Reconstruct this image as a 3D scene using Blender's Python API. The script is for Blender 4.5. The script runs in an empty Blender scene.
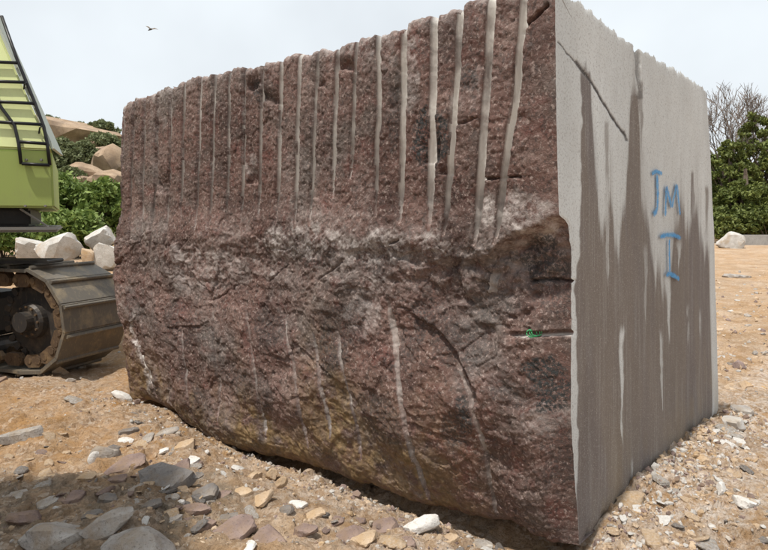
import bpy, bmesh, math, random
import numpy as np
from mathutils import Vector, Matrix

# ------------------------------------------------------------------ camera, sky, sun, exposure
S = bpy.context.scene
COL = S.collection
H = 1.55                      # eye height
F = 634.0                     # focal length in photo pixels (photo 768 wide)
CX, CY = 384.0, 275.0
PITCH = math.atan(54.0 / F)   # looking slightly down
cam_d = bpy.data.cameras.new("camera")
cam_d.sensor_width = 36.0
cam_d.lens = 36.0 * F / 768.0
cam_d.clip_start = 0.05
cam_d.clip_end = 3000
cam = bpy.data.objects.new("camera", cam_d)
cam.location = (0, 0, H)
cam.rotation_euler = (math.radians(90) - PITCH, 0, 0)
COL.objects.link(cam)
S.camera = cam

SUN = Vector((-0.265, -0.285, 0.92)).normalized()      # direction towards the sun
elev = math.asin(SUN.z)
azim = math.atan2(SUN.x, SUN.y)
W = bpy.data.worlds.new("World")
S.world = W
W.use_nodes = True
wt = W.node_tree
bg = wt.nodes["Background"]
sky = wt.nodes.new("ShaderNodeTexSky")
sky.sky_type = 'NISHITA'
sky.sun_disc = False
sky.sun_elevation = elev
sky.sun_rotation = azim
sky.air_density = 1.0
sky.dust_density = 4.0
sky.ozone_density = 1.0
hs = wt.nodes.new("ShaderNodeHueSaturation")
hs.inputs['Saturation'].default_value = 0.30
wt.links.new(sky.outputs[0], hs.inputs['Color'])
milk = wt.nodes.new("ShaderNodeMixRGB")              # thin white high cloud over the whole sky
milk.inputs[0].default_value = 0.55
milk.inputs[2].default_value = (7.0, 7.5, 7.85, 1)
cn = wt.nodes.new("ShaderNodeTexNoise")
cn.inputs['Scale'].default_value = 2.2
cn.inputs['Detail'].default_value = 5
cr = wt.nodes.new("ShaderNodeMapRange")
cr.inputs[1].default_value = 0.35; cr.inputs[2].default_value = 0.7
cr.inputs[3].default_value = 0.52; cr.inputs[4].default_value = 0.86
wt.links.new(cn.outputs[0], cr.inputs[0])
wt.links.new(cr.outputs[0], milk.inputs[0])
wt.links.new(hs.outputs[0], milk.inputs[1])
wt.links.new(milk.outputs[0], bg.inputs[0])
bg.inputs[1].default_value = 0.12

sl = bpy.data.lights.new("sun", 'SUN')
sl.energy = 3.5
sl.angle = math.radians(1.5)
sl.color = (1.0, 0.95, 0.87)
so = bpy.data.objects.new("sun", sl)
so.rotation_euler = SUN.to_track_quat('Z', 'Y').to_euler()
COL.objects.link(so)
S.view_settings.view_transform = 'Standard'
S.view_settings.look = 'None'
S.view_settings.gamma = 1.0
S.view_settings.exposure = 0.28
S.cycles.max_bounces = 6

random.seed(7)
RS = np.random.RandomState(11)

# ------------------------------------------------------------------ maths helpers
CP, SP = math.cos(PITCH), math.sin(PITCH)

def ray(px, py):
    a = (px - CX) / F; b = -(py - CY) / F
    return np.array([a, CP + b * SP, -SP + b * CP])

def on_z(px, py, z=0.0):
    d = ray(px, py); t = (z - H) / d[2]
    return np.array([d[0] * t, d[1] * t, z])

def at_depth(px, py, Y):
    d = ray(px, py); t = Y / d[1]
    return np.array([d[0] * t, Y, H + d[2] * t])

def on_plane(px, py, p0, n):
    d = ray(px, py); o = np.array([0, 0, H])
    t = np.dot(p0 - o, n) / np.dot(d, n)
    return o + d * t

def project(P):
    x = P[..., 0]; y = P[..., 1]; z = P[..., 2] - H
    dep = y * CP - z * SP
    up = y * SP + z * CP
    return CX + F * x / dep, CY - F * up / dep

def sm(a, b, x):
    t = np.clip((x - a) / (b - a), 0, 1)
    return t * t * (3 - 2 * t)

def _hash(ix, iy, iz, seed):
    n = (ix.astype(np.int64) * 374761393 + iy.astype(np.int64) * 668265263 +
         iz.astype(np.int64) * 2147483647 + seed * 1274126177) & 0xFFFFFFFF
    n = ((n ^ (n >> 13)) * 1274126177) & 0xFFFFFFFF
    n = ((n ^ (n >> 16)) * 2246822519) & 0xFFFFFFFF
    return ((n ^ (n >> 15)) & 0xFFFFFF) / float(0xFFFFFF)

def vnoise(x, y, z, seed=0):
    xi, yi, zi = np.floor(x), np.floor(y), np.floor(z)
    fx, fy, fz = x - xi, y - yi, z - zi
    ux = fx * fx * fx * (fx * (fx * 6 - 15) + 10)
    uy = fy * fy * fy * (fy * (fy * 6 - 15) + 10)
    uz = fz * fz * fz * (fz * (fz * 6 - 15) + 10)
    r = 0
    for dx in (0, 1):
        wx = ux if dx else 1 - ux
        for dy in (0, 1):
            wy = uy if dy else 1 - uy
            for dz in (0, 1):
                wz = uz if dz else 1 - uz
                r = r + wx * wy * wz * _hash(xi + dx, yi + dy, zi + dz, seed)
    return r * 2 - 1

def fbm(x, y, z, octv=4, seed=0, gain=0.5, lac=2.03):
    a, s, f = 1.0, 0, 1.0
    for i in range(octv):
        s = s + a * vnoise(x * f, y * f, z * f, seed + i * 17)
        a *= gain; f *= lac
    return s

def facets(x, y, seed=0):
    """broken-stone facets: each Voronoi cell is a randomly tilted plane"""
    xi, yi = np.floor(x), np.floor(y)
    best = np.full(x.shape, 1e9); out = np.zeros_like(x)
    zz = np.zeros_like(xi)
    for dx in (-1, 0, 1):
        for dy in (-1, 0, 1):
            cx, cy = xi + dx, yi + dy
            ox = cx + _hash(cx, cy, zz, seed); oy = cy + _hash(cx, cy, zz, seed + 1)
            d = (x - ox) ** 2 + (y - oy) ** 2
            h = (_hash(cx, cy, zz, seed + 2) - .5) + (_hash(cx, cy, zz, seed + 3) - .5) * 1.6 * (x - ox) + \
                (_hash(cx, cy, zz, seed + 4) - .5) * 1.6 * (y - oy)
            m = d < best
            best = np.where(m, d, best); out = np.where(m, h, out)
    return out

# ------------------------------------------------------------------ object helpers
def tag(o, label=None, cat=None, group=None, kind=None):
    if label: o["label"] = label
    if cat: o["category"] = cat
    if group: o["group"] = group
    if kind: o["kind"] = kind
    return o

def link(name, me, parent=None, mats=()):
    for m in mats: me.materials.append(m)
    o = bpy.data.objects.new(name, me)
    COL.objects.link(o)
    if parent: o.parent = parent
    return o

def empty(name, loc, rz=0.0):
    o = bpy.data.objects.new(name, None)
    o.location = loc; o.rotation_euler = (0, 0, rz)
    o.empty_display_size = 0.2
    COL.objects.link(o)
    return o

def np_mesh(name, V, Q, smooth=True):
    """vertices (n,3), faces (m,3 or 4) -> mesh"""
    V = np.ascontiguousarray(V, np.float32); Q = np.ascontiguousarray(Q, np.int32)
    me = bpy.data.meshes.new(name)
    k = Q.shape[1]
    me.vertices.add(len(V)); me.vertices.foreach_set("co", V.ravel())
    me.loops.add(Q.size); me.loops.foreach_set("vertex_index", Q.ravel())
    me.polygons.add(len(Q))
    me.polygons.foreach_set("loop_start", np.arange(0, Q.size, k, dtype=np.int32))
    me.polygons.foreach_set("loop_total", np.full(len(Q), k, np.int32))
    me.polygons.foreach_set("use_smooth", np.full(len(Q), smooth, bool))
    me.update(calc_edges=True)
    me.validate()
    return me

def set_col(me, name, C):
    a = me.color_attributes.new(name, 'FLOAT_COLOR', 'POINT')
    C4 = np.ones((len(C), 4), np.float32); C4[:, :C.shape[1]] = C
    a.data.foreach_set("color", C4.ravel())

def grid_quads(nr, nc):
    i = np.arange(nr * nc).reshape(nr, nc)
    return np.stack([i[:-1, :-1], i[:-1, 1:], i[1:, 1:], i[1:, :-1]], -1).reshape(-1, 4)

def submesh(name, V, Q, smooth=True, attr=None, at_name="masks"):
    used, inv = np.unique(Q.ravel(), return_inverse=True)
    me = np_mesh(name, V[used], inv.reshape(Q.shape), smooth)
    if attr is not None: set_col(me, at_name, attr[used])
    return me

class MB:
    """collects boxes, bars and tubes into one mesh"""
    def __init__(s): s.v = []; s.f = []
    def add(s, V, Fc):
        o = len(s.v); s.v += [tuple(map(float, v)) for v in V]; s.f += [tuple(i + o for i in f) for f in Fc]
    def frame_box(s, c, ax, ay, az, sx, sy, sz, bev=0.0):
        c = np.array(c, float); ax, ay, az = [np.array(a, float) for a in (ax, ay, az)]
        if bev <= 0:
            V = [c + ax * sx * i + ay * sy * j + az * sz * k for i in (-.5, .5) for j in (-.5, .5) for k in (-.5, .5)]
            s.add(V, [(0, 1, 3, 2), (4, 6, 7, 5), (0, 4, 5, 1), (2, 3, 7, 6), (0, 2, 6, 4), (1, 5, 7, 3)])
        else:      # chamfered along the ay edges: octagonal section in ax/az
            hx, hz = sx / 2, sz / 2
            pr = [(-hx + bev, -hz), (hx - bev, -hz), (hx, -hz + bev), (hx, hz - bev), (hx - bev, hz), (-hx + bev, hz), (-hx, hz - bev), (-hx, -hz + bev)]
            V = [c + ax * p[0] + az * p[1] + ay * sy * j for j in (-.5, .5) for p in pr]
            s.add(V, [tuple(range(8))[::-1], tuple(range(8, 16))] + [(i, (i + 1) % 8, (i + 1) % 8 + 8, i + 8) for i in range(8)])
    def tube(s, pts, r, n=8, cap=True):
        pts = [Vector(p) for p in pts]; rr = r if isinstance(r, (list, tuple)) else [r] * len(pts)
        V = []; Fc = []
        for k, p in enumerate(pts):
            a = pts[max(k - 1, 0)]; b = pts[min(k + 1, len(pts) - 1)]
            t = (b - a).normalized()
            u = t.cross(Vector((0.31, 0.2, 0.93)))
            if u.length < 1e-3: u = t.cross(Vector((1, 0, 0)))
            u.normalize(); w = t.cross(u)
            for i in range(n):
                an = 2 * math.pi * i / n
                V.append(p + (u * math.cos(an) + w * math.sin(an)) * rr[k])
        for k in range(len(pts) - 1):
            for i in range(n):
                j = (i + 1) % n
                Fc.append((k * n + i, k * n + j, (k + 1) * n + j, (k + 1) * n + i))
        if cap and n > 3:
            Fc.append(tuple(range(n))[::-1]); Fc.append(tuple((len(pts) - 1) * n + i for i in range(n)))
        s.add(V, Fc)
    def mesh(s, name, smooth=False):
        me = bpy.data.meshes.new(name); me.from_pydata(s.v, [], s.f); me.update()
        bm = bmesh.new(); bm.from_mesh(me); bmesh.ops.recalc_face_normals(bm, faces=bm.faces); bm.to_mesh(me); bm.free()
        if smooth:
            me.polygons.foreach_set("use_smooth", np.ones(len(me.polygons), bool))
        return me
    def build(s, name, mat, parent=None, smooth=False):
        return link(name, s.mesh(name, smooth), parent, (mat,))

# ------------------------------------------------------------------ materials
class NT:
    def __init__(s, name):
        s.m = bpy.data.materials.new(name); s.m.use_nodes = True
        s.t = s.m.node_tree; s.b = s.t.nodes["Principled BSDF"]
        s.out = s.t.nodes["Material Output"]
        s.co = s.t.nodes.new("ShaderNodeTexCoord").outputs['Object']
    def n(s, ty): return s.t.nodes.new(ty)
    def l(s, a, b): s.t.links.new(a, b)
    def noise(s, scale, detail=5, rough=.55, stretch=None, dist=0.0, off=None):
        co = s.co
        if stretch or off:
            mp = s.n("ShaderNodeMapping")
            if stretch: mp.inputs['Scale'].default_value = stretch
            if off: mp.inputs['Location'].default_value = off
            s.l(co, mp.inputs[0]); co = mp.outputs[0]
        nd = s.n("ShaderNodeTexNoise"); s.l(co, nd.inputs['Vector'])
        nd.inputs['Scale'].default_value = scale; nd.inputs['Detail'].default_value = detail
        nd.inputs['Roughness'].default_value = rough; nd.inputs['Distortion'].default_value = dist
        return nd.outputs[0]
    def voro(s, scale, feat='F1', out=0, rnd=1.0):
        nd = s.n("ShaderNodeTexVoronoi"); nd.feature = feat; s.l(s.co, nd.inputs['Vector'])
        nd.inputs['Scale'].default_value = scale
        nd.inputs['Randomness'].default_value = rnd
        return nd.outputs[out]
    def ramp(s, v, stops, interp='LINEAR'):
        r = s.n("ShaderNodeValToRGB"); r.color_ramp.interpolation = interp
        e = r.color_ramp.elements
        while len(e) > 1: e.remove(e[-1])
        e[0].position = stops[0][0]; e[0].color = tuple(stops[0][1]) + (1,)
        for p, c in stops[1:]:
            x = e.new(p); x.color = tuple(c) + (1,)
        s.l(v, r.inputs[0]); return r.outputs[0]
    def rng(s, v, a, b, c=0., d=1.):
        r = s.n("ShaderNodeMapRange"); s.l(v, r.inputs[0])
        for i, x in enumerate((a, b, c, d)): r.inputs[i + 1].default_value = x
        return r.outputs[0]
    def math(s, op, a, b):
        r = s.n("ShaderNodeMath"); r.operation = op
        for i, x in enumerate((a, b)):
            if isinstance(x, (int, float)): r.inputs[i].default_value = x
            else: s.l(x, r.inputs[i])
        return r.outputs[0]
    def mix(s, f, a, b, mode='MIX'):
        r = s.n("ShaderNodeMixRGB"); r.blend_type = mode
        for i, x in enumerate((f, a, b)):
            if isinstance(x, (int, float)): r.inputs[i].default_value = x
            elif isinstance(x, tuple): r.inputs[i].default_value = x + (1,)
            else: s.l(x, r.inputs[i])
        return r.outputs[0]
    def attr(s, name):
        a = s.n("ShaderNodeAttribute"); a.attribute_name = name
        return a.outputs['Color']
    def sep(s, c):
        r = s.n("ShaderNodeSeparateColor"); s.l(c, r.inputs[0]); return r.outputs
    def bump(s, h, strength=.5, dist=.01, prev=None):
        b = s.n("ShaderNodeBump"); s.l(h, b.inputs['Height'])
        b.inputs['Strength'].default_value = strength; b.inputs['Distance'].default_value = dist
        if prev is not None: s.l(prev, b.inputs['Normal'])
        return b.outputs[0]
    def done(s, col=None, rough=.9, normal=None, metal=0.0, spec=.3):
        if col is not None:
            if isinstance(col, tuple): s.b.inputs['Base Color'].default_value = col + (1,)
            else: s.l(col, s.b.inputs['Base Color'])
        if isinstance(rough, (int, float)): s.b.inputs['Roughness'].default_value = rough
        else: s.l(rough, s.b.inputs['Roughness'])
        s.b.inputs['Metallic'].default_value = metal
        s.b.inputs['Specular IOR Level'].default_value = spec
        if normal is not None: s.l(normal, s.b.inputs['Normal'])
        return s.m

def granite_colour(t, pale=0.0):
    a = t.noise(3.2, 6, .6)
    c1 = t.ramp(a, [(.30, (.058, .031, .026)), (.45, (.122, .068, .056)), (.56, (.172, .097, .080)), (.70, (.235, .16, .136))])
    b = t.noise(2.1, 5, .65, off=(3, 7, 1))
    c2 = t.mix(t.rng(b, .50, .66), c1, (.125, .098, .086))             # greyer patches
    red = t.noise(4.7, 4, .6, off=(9, 2, 5))
    c3 = t.mix(t.rng(red, .56, .70, 0, .6), c2, (.17, .058, .047))    # reddish patches
    sp = t.noise(38, 3, .65)
    c4 = t.mix(t.rng(sp, .53, .62, 0, .72), c3, (.052, .038, .034))     # dark grains
    sp2 = t.noise(52, 3, .7, off=(1, 2, 3))
    c5 = t.mix(t.rng(sp2, .55, .64, 0, .6), c4, (.46, .36, .32))       # pale feldspar grains
    sp3 = t.noise(120, 2, .6, off=(4, 1, 7))
    return t.mix(t.rng(sp3, .42, .62, .0, .45), c5, (.085, .058, .05))

def m_rough():
    t = NT("rough red granite")
    c = granite_colour(t)
    k = t.sep(t.attr("masks"))
    och = t.noise(9, 5, .65, off=(2, 2, 2))
    of = t.math('MULTIPLY', k[0], t.rng(och, .36, .56))
    c = t.mix(of, c, t.ramp(t.noise(30, 4), [(.35, (.125, .085, .038)), (.65, (.29, .195, .10))]))
    dn = t.noise(14, 6, .75, off=(5, 5, 5))
    c = t.mix(t.math('MULTIPLY', k[1], t.rng(dn, .40, .62)), c, (.47, .42, .395))
    bn = t.noise(65, 4, .75, off=(8, 5, 5))
    c = t.mix(t.math('MULTIPLY', k[2], t.rng(bn, .42, .54)), c, (.035, .037, .037))
    h1 = t.noise(42, 5, .7); h2 = t.noise(130, 3, .7)
    n = t.bump(h1, .6, .012)
    n = t.bump(h2, .6, .005, n)
    return t.done(c, t.rng(t.noise(60), .3, .7, .6, .95), n, spec=.35)

def m_groove():
    t = NT("drilled stone with dust")
    c = granite_colour(t)
    k = t.sep(t.attr("masks"))
    st = t.noise(16, 5, .6, (1, 1, .12))
    c = t.mix(t.math('MULTIPLY', k[1], t.rng(st, .25, .55, .45, 1.)), c, (.68, .65, .61))
    n = t.bump(t.noise(60, 5, .7, (1, 1, .4)), .6, .008)
    return t.done(c, .9, n)

def m_sawn():
    t = NT("sawn granite with slurry")
    c = t.attr("base")
    st = t.noise(30, 5, .6, (1, 1, .05))
    c = t.mix(t.rng(st, .35, .75, 0, .05), c, (.22, .20, .185), 'MIX')
    fl = t.noise(110, 4, .7)
    c = t.mix(t.rng(fl, .52, .66, 0, .5), c, (.13, .10, .09))
    fl2 = t.noise(150, 2, .6, off=(3, 3, 1))
    c = t.mix(t.rng(fl2, .57, .68, 0, .4), c, (.55, .52, .49))
    sc = t.noise(5, 5, .7, (1, 1, .5))
    c = t.mix(t.rng(sc, .38, .72, 0, .20), c, (.27, .24, .21))
    n = t.bump(t.noise(50, 4, .6, (1, 1, .3)), .22, .004)
    return t.done(c, .75, n)

def m_ground():
    t = NT("quarry dirt")
    k = t.sep(t.attr("masks"))           # r: orange dirt, g: pale stone dust, b: darker grey tone
    a = t.noise(1.3, 7, .62)
    c = t.ramp(a, [(.30, (.31, .20, .105)), (.5, (.45, .305, .185)), (.68, (.57, .435, .31))])
    c = t.mix(t.math('MULTIPLY', k[0], t.rng(t.noise(5, 5, .7), .3, .6)), c, (.43, .24, .095))
    c = t.mix(t.math('MULTIPLY', k[1], t.rng(t.noise(13, 6, .75), .42, .60)), c, (.66, .575, .50))
    c = t.mix(t.math('MULTIPLY', k[2], t.rng(t.noise(7, 5, .7), .3, .55)), c, (.20, .165, .125))
    v = t.n("ShaderNodeTexVoronoi"); v.inputs['Scale'].default_value = 42; t.l(t.co, v.inputs['Vector'])
    bits = t.ramp(t.sep(v.outputs['Color'])[0], [(0, (.16, .11, .08)), (.3, (.30, .20, .13)), (.6, (.48, .35, .25)), (1, (.68, .60, .52))])
    c = t.mix(t.rng(t.noise(6, 5, .7, off=(3, 1, 2)), .42, .62, .05, .55), c, bits)
    wet = t.noise(2.6, 6, .7, off=(7, 1, 3))
    c = t.mix(t.rng(wet, .50, .66, 0, .55), c, (.25, .145, .062))
    d = t.noise(70, 4, .7)
    c = t.mix(t.rng(d, .5, .68, 0, .55), c, (.13, .085, .05))
    n = t.bump(t.noise(35, 6, .7), .8, .02)
    n = t.bump(t.noise(140, 3, .7), .6, .006, n)
    return t.done(c, .95, n, spec=.15)

def m_stone(name, lo, hi, speck=(.08, .07, .065), sc=6, stain=None):
    t = NT(name)
    c = t.ramp(t.noise(sc, 6, .65), [(.3, lo), (.68, hi)])
    c = t.mix(t.rng(t.noise(sc * 12, 3, .7), .55, .68, 0, .6), c, speck)
    if stain: c = t.mix(t.rng(t.noise(sc * .8, 4, .6, off=(4, 4, 4)), .5, .68, 0, .75), c, stain)
    n = t.bump(t.noise(sc * 6, 5, .7), .5, .02)
    n = t.bump(t.noise(sc * 22, 3, .7), .4, .006, n)
    return t.done(c, .9, n, spec=.2)

def m_paint(name, col, rough=.5, dirt=(.25, .2, .14), amt=.35, sc=3, metal=0.0):
    t = NT(name)
    c = t.mix(t.rng(t.noise(sc, 6, .65), .5, .75, 0, amt), col, dirt)
    c = t.mix(t.rng(t.noise(sc * 9, 4, .7, (1, 1, .3)), .55, .7, 0, amt * .6), c, dirt)
    n = t.bump(t.noise(sc * 12, 3), .08, .004)
    return t.done(c, rough, n, metal)

def m_leaf(name, lo, hi, sc=9):
    t = NT(name)
    oi = t.n("ShaderNodeNewGeometry")
    c = t.ramp(oi.outputs['Random Per Island'], [(0, lo), (.55, tuple((a + b) / 2 for a, b in zip(lo, hi))), (1, hi)])
    c = t.mix(t.rng(t.noise(.9, 3), .35, .65, 0, .5), c, lo)
    t.done(c, .55, spec=.3)
    tr = t.n("ShaderNodeBsdfTranslucent"); t.l(c, tr.inputs[0])
    ms = t.n("ShaderNodeMixShader"); ms.inputs[0].default_value = .25
    t.l(t.b.outputs[0], ms.inputs[1]); t.l(tr.outputs[0], ms.inputs[2]); t.l(ms.outputs[0], t.out.inputs[0])
    return t.m

def m_bluepaint():
    t = NT("worn blue paint")
    c = t.mix(t.rng(t.noise(40, 4), .4, .7), (.050, .27, .58), (.12, .36, .62))
    t.done(c, .7)
    tr = t.n("ShaderNodeBsdfTransparent")
    ms = t.n("ShaderNodeMixShader")
    ed = t.sep(t.attr('masks'))[0]
    t.l(t.rng(t.math('ADD', t.noise(120, 5, .75, (1, 1, .5)), t.math('MULTIPLY', t.math('POWER', ed, 2.0), .36)), .50, .78, .05, 1.0), ms.inputs[0])
    t.l(t.b.outputs[0], ms.inputs[1]); t.l(tr.outputs[0], ms.inputs[2]); t.l(ms.outputs[0], t.out.inputs[0])
    return t.m

M = dict(
    rough=m_rough(), groove=m_groove(), sawn=m_sawn(), ground=m_ground(), blue=m_bluepaint(),
    grey=m_stone("grey stone", (.24, .215, .195), (.47, .44, .405), stain=(.27, .19, .11)),
    dark=m_stone("dark grey slab", (.12, .11, .105), (.28, .26, .245), stain=(.22, .16, .10)),
    purple=m_stone("purple brown slab", (.17, .12, .105), (.31, .235, .21), stain=(.27, .18, .10)),
    tan=m_stone("tan stone", (.36, .26, .17), (.58, .46, .34), (.22, .14, .09), stain=(.44, .28, .13)),
    white=m_stone("white stone", (.52, .49, .45), (.74, .72, .69), (.36, .31, .26), 5),
    whiterock=m_stone("pale quarry rock", (.36, .34, .31), (.58, .555, .525), (.22, .18, .145), 3.2, stain=(.36, .27, .18)),
    boulder=m_stone("tan hill boulder", (.24, .165, .105), (.43, .32, .225), (.13, .10, .08), 1.1, stain=(.20, .15, .115)),
    hill=m_stone("hill soil", (.075, .085, .035), (.19, .165, .09), (.06, .075, .03), .3),
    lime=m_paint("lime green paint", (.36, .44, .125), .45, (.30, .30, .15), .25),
    hood=m_paint("sky lit lime paint", (.66, .71, .34), .5, (.40, .42, .22), .25),  # the lime again, lightened for the sky light on the sloping hood
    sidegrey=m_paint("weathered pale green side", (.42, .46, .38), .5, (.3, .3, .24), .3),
    black=m_paint("black metal", (.016, .015, .014), .5, (.06, .05, .04), .4),
    rail=m_paint("black painted tube", (.018, .018, .019), .4, (.05, .045, .04), .3),
    shoe=m_paint("worn track steel", (.145, .128, .105), .5, (.36, .28, .17), .8, 5, .15),
    chain=m_paint("rusty muddy chain", (.11, .072, .045), .75, (.30, .20, .105), .9, 7, .2),
    hub=m_paint("dark greasy hub", (.05, .045, .042), .45, (.2, .15, .1), .55, 5, .2),
    plate=m_paint("grey steel edge", (.20, .19, .175), .5, (.3, .25, .18), .5),
    leaf=m_leaf("fresh bush leaves", (.085, .135, .028), (.29, .37, .10)),
    leafd=m_leaf("dusty shrub leaves", (.13, .155, .070), (.24, .26, .13)),
    leafr=m_leaf("tree leaves", (.075, .10, .025), (.25, .28, .075)),
    bark=m_stone("bark", (.075, .055, .042), (.17, .135, .11), sc=4),
    twig=m_stone("dry twigs", (.13, .105, .09), (.23, .19, .165), sc=4),
    twine=m_paint("green plastic twine", (.06, .42, .16), .5, (.1, .3, .15), .2),
    bird=m_paint("dark feathers", (.05, .045, .04), .8, (.1, .09, .08), .3, 20),
    wing=m_paint("pale feathers", (.42, .40, .38), .8, (.3, .28, .25), .3, 20),
    concrete=m_stone("grey concrete", (.25, .24, .23), (.36, .35, .33), sc=2),
)

# ------------------------------------------------------------------ the block's corner points
NR = on_z(577, 547); FR = on_z(721, 414); NL = on_z(130, 394)
dR = FR - NR; LR = np.linalg.norm(dR); dR /= LR          # along the sawn face, away
dF = NL - NR; LF = np.linalg.norm(dF); dF /= LF          # along the drilled face, away
nR = np.array([dR[1], -dR[0], 0.0])                       # outward normals
nF = -dR.copy()                                           # push along the sawn plane so the corner stays sharp
nFt = np.array([-dF[1], dF[0], 0.0]);
if nFt[1] > 0: nFt = -nFt
print("block", NR, FR, NL, "LR", LR, "LF", LF, "dot", np.dot(dR, dF))

# ------------------------------------------------------------------ ground
BC = (NR + FR + NL + (NL + FR - NR)) / 4
def foot(x, y):
    """position in the block's footprint (1 inside, fading in the first 25 cm)"""
    a = ((x - NR[0]) * dF[0] + (y - NR[1]) * dF[1]); b = ((x - NR[0]) * dR[0] + (y - NR[1]) * dR[1])
    return a, b

def G(x, y):
    x = np.asarray(x, float); y = np.asarray(y, float)
    r = np.sqrt(x * x + y * y)
    z0 = np.zeros_like(x)
    near = 1 - sm(9, 16, r)
    z = .030 * fbm(x * .55, y * .55, z0, 3, 3)
    z += near * (.036 * fbm(x * 2.1, y * 2.1, z0, 3, 5) +   .028 * facets(x * 5 + .3 * fbm(x * 4, y * 4, z0, 2, 4), y * 5, 40)
                 + .011 * fbm(x * 9, y * 9, z0, 3, 8))
    fine = 1 - sm(5.5, 8.5, r)
    z += fine * (.018 * facets(x * 13 + .3 * fbm(x * 12, y * 12, z0, 2, 4), y * 13, 50) + .006 * fbm(x * 38, y * 38, z0, 2, 9))
    # flatten the large bumps right by the block, keep a shallow trench under the front overhang
    a, b = foot(x, y)
    d = np.maximum(np.maximum(-a, a - LF), np.maximum(-b, b - LR))
    z -= .115 * np.exp(-((b - .06) / .18) ** 2) * sm(-.1, .15, a) * (1 - sm(LF, LF + .3, a))
    z -= .025 * np.exp(-((b + .15) / .35) ** 2) * sm(-.1, .3, a) * (1 - sm(LF, LF + .3, a))
    z += .050 * np.exp(-((a + .13) / .15) ** 2) * sm(-.05, .3, b) * (1 - sm(LR - .2, LR + .2, b)) * np.maximum(.1, 1 + 1.1 * vnoise(x * 6, y * 6, z0, 77) + .7 * facets(x * 11, y * 11, 78))
    z += .03 * sm(0, -.5, d)
    # dirt heap in front of the tracks, rubble in the bottom left
    z += .10 * np.exp(-(((x + 2.2) / .8) ** 2 + ((y - 4.75) / .45) ** 2))
    z += .10 * np.exp(-(((x + 1.35) / .55) ** 2 + ((y - 3.1) / .5) ** 2))
    # land behind the excavator rises to the hill; nearly flat on the right
    z += .55 * sm(9, 17, y) * sm(1.0, -4.0, x + .02 * y)
    z += .3 * sm(16, 60, y) * (x > 0) * sm(0, 8, x)
    return z

def make_ground():
    th1 = np.radians(np.linspace(-46, 46, 540))
    th2 = np.radians(np.linspace(46, 314, 70))[1:-1]
    th = np.concatenate([th1, th2])
    r = np.concatenate([np.linspace(.4, 2.3, 14)[:-1], np.linspace(2.3, 6.6, 330)[:-1], np.geomspace(6.6, 900, 120)])
    T, R = np.meshgrid(th, r)
    X = R * np.sin(T); Y = R * np.cos(T)
    Z = G(X, Y)
    V = np.stack([X, Y, Z], -1).reshape(-1, 3)
    nr, nc = R.shape
    i = np.arange(nr * nc).reshape(nr, nc); j = np.roll(i, -1, 1)
    Q = np.stack([i[:-1], i[1:], j[1:], j[:-1]], -1).reshape(-1, 4)
    c = len(V); V = np.vstack([V, [[0, 0, float(G(0., .01))]]])
    me = np_mesh("ground", V, Q[:, ::-1] if False else Q)
    x, y = V[:, 0], V[:, 1]
    z0 = np.zeros_like(x)
    px, py = project(np.stack([x, np.maximum(y, .3), z0], -1))
    a, b = foot(x, y)
    orange = sm(-.2, -1.6, x) * sm(3.4, 4.1, y) * (1 - sm(7, 9, y)) * .9 + .6 * sm(-.1, .4, fbm(x * 1.3, y * 1.3, z0, 3, 90))
    dust = .55 * np.exp(-((b + .35) / .45) ** 2) * sm(0, .4, a) * (b < .2) + 1.1 * np.exp(-(a + .3) ** 2 / .35) * (a < .1) * sm(-.7, 0, b) + .25 * sm(0, .5, fbm(x * .9, y * .9, z0, 3, 91))
    grey = sm(-.55, -1.0, x) * (1 - sm(3.5, 4.0, y)) * .9 + .25 * sm(.2, .6, fbm(x * 1.7, y * 1.7, z0, 3, 92))
    set_col(me, "masks", np.clip(np.stack([orange, dust, grey], -1), 0, 1))
    return tag(link("ground", me, None, (M['ground'],)), "ochre quarry dirt strewn with crushed stone", None, None, "structure")
make_ground()

# ------------------------------------------------------------------ the hill on the left
def make_hill():
    xs = np.linspace(-75, 30, 110); ys = np.linspace(16, 120, 80)
    X, Y = np.meshgrid(xs, ys)
    h = 8.6 * sm(17, 60, Y) * sm(20, -14, X)
    h *= .85 + .25 * fbm(X * .05, Y * .05, X * 0, 3, 21)
    h += .6 * fbm(X * .25, Y * .25, X * 0, 3, 22) * sm(17, 26, Y) * sm(20, -5, X)
    Z = h - .25
    V = np.stack([X, Y, Z], -1).reshape(-1, 3)
    Q = grid_quads(*X.shape)
    me = np_mesh("hill", V, Q)
    return tag(link("hill", me, None, (M['hill'],)), "scrubby hill slope behind the quarry", None, None, "structure")
make_hill()

def hillz(x, y):
    x = np.asarray(float(x)); y = np.asarray(float(y))
    h = 8.6 * sm(17, 60, y) * sm(20, -14, x)
    h = h * (.85 + .25 * fbm(x * .05, y * .05, x * 0, 3, 21)) + .6 * fbm(x * .25, y * .25, x * 0, 3, 22) * sm(17, 26, y) * sm(20, -5, x)
    return max(float(h - .25), float(G(x, y)))

def on_hill(px, py, far=58.0):
    d = ray(px, py); d = d / d[1]
    for Y in np.arange(18, far, .5):
        p = np.array([d[0] * Y, Y, H + d[2] * Y])
        if p[2] <= hillz(p[0], Y): return p
    p = np.array([d[0] * far, far, 0.]); p[2] = hillz(p[0], far)
    return p

# ------------------------------------------------------------------ the granite block
block = empty("granite_block", (float(NR[0]), float(NR[1]), 0.0))
tag(block, "huge rough quarry block of red brown granite with drill grooves and one sawn grey side", "stone block")
BO = np.array([NR[0], NR[1], 0.0])           # children are stored relative to the block's empty

def interp(pts, v):
    p = np.array(pts, float); o = np.argsort(p[:, 0]); return np.interp(v, p[o, 0], p[o, 1])

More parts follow.
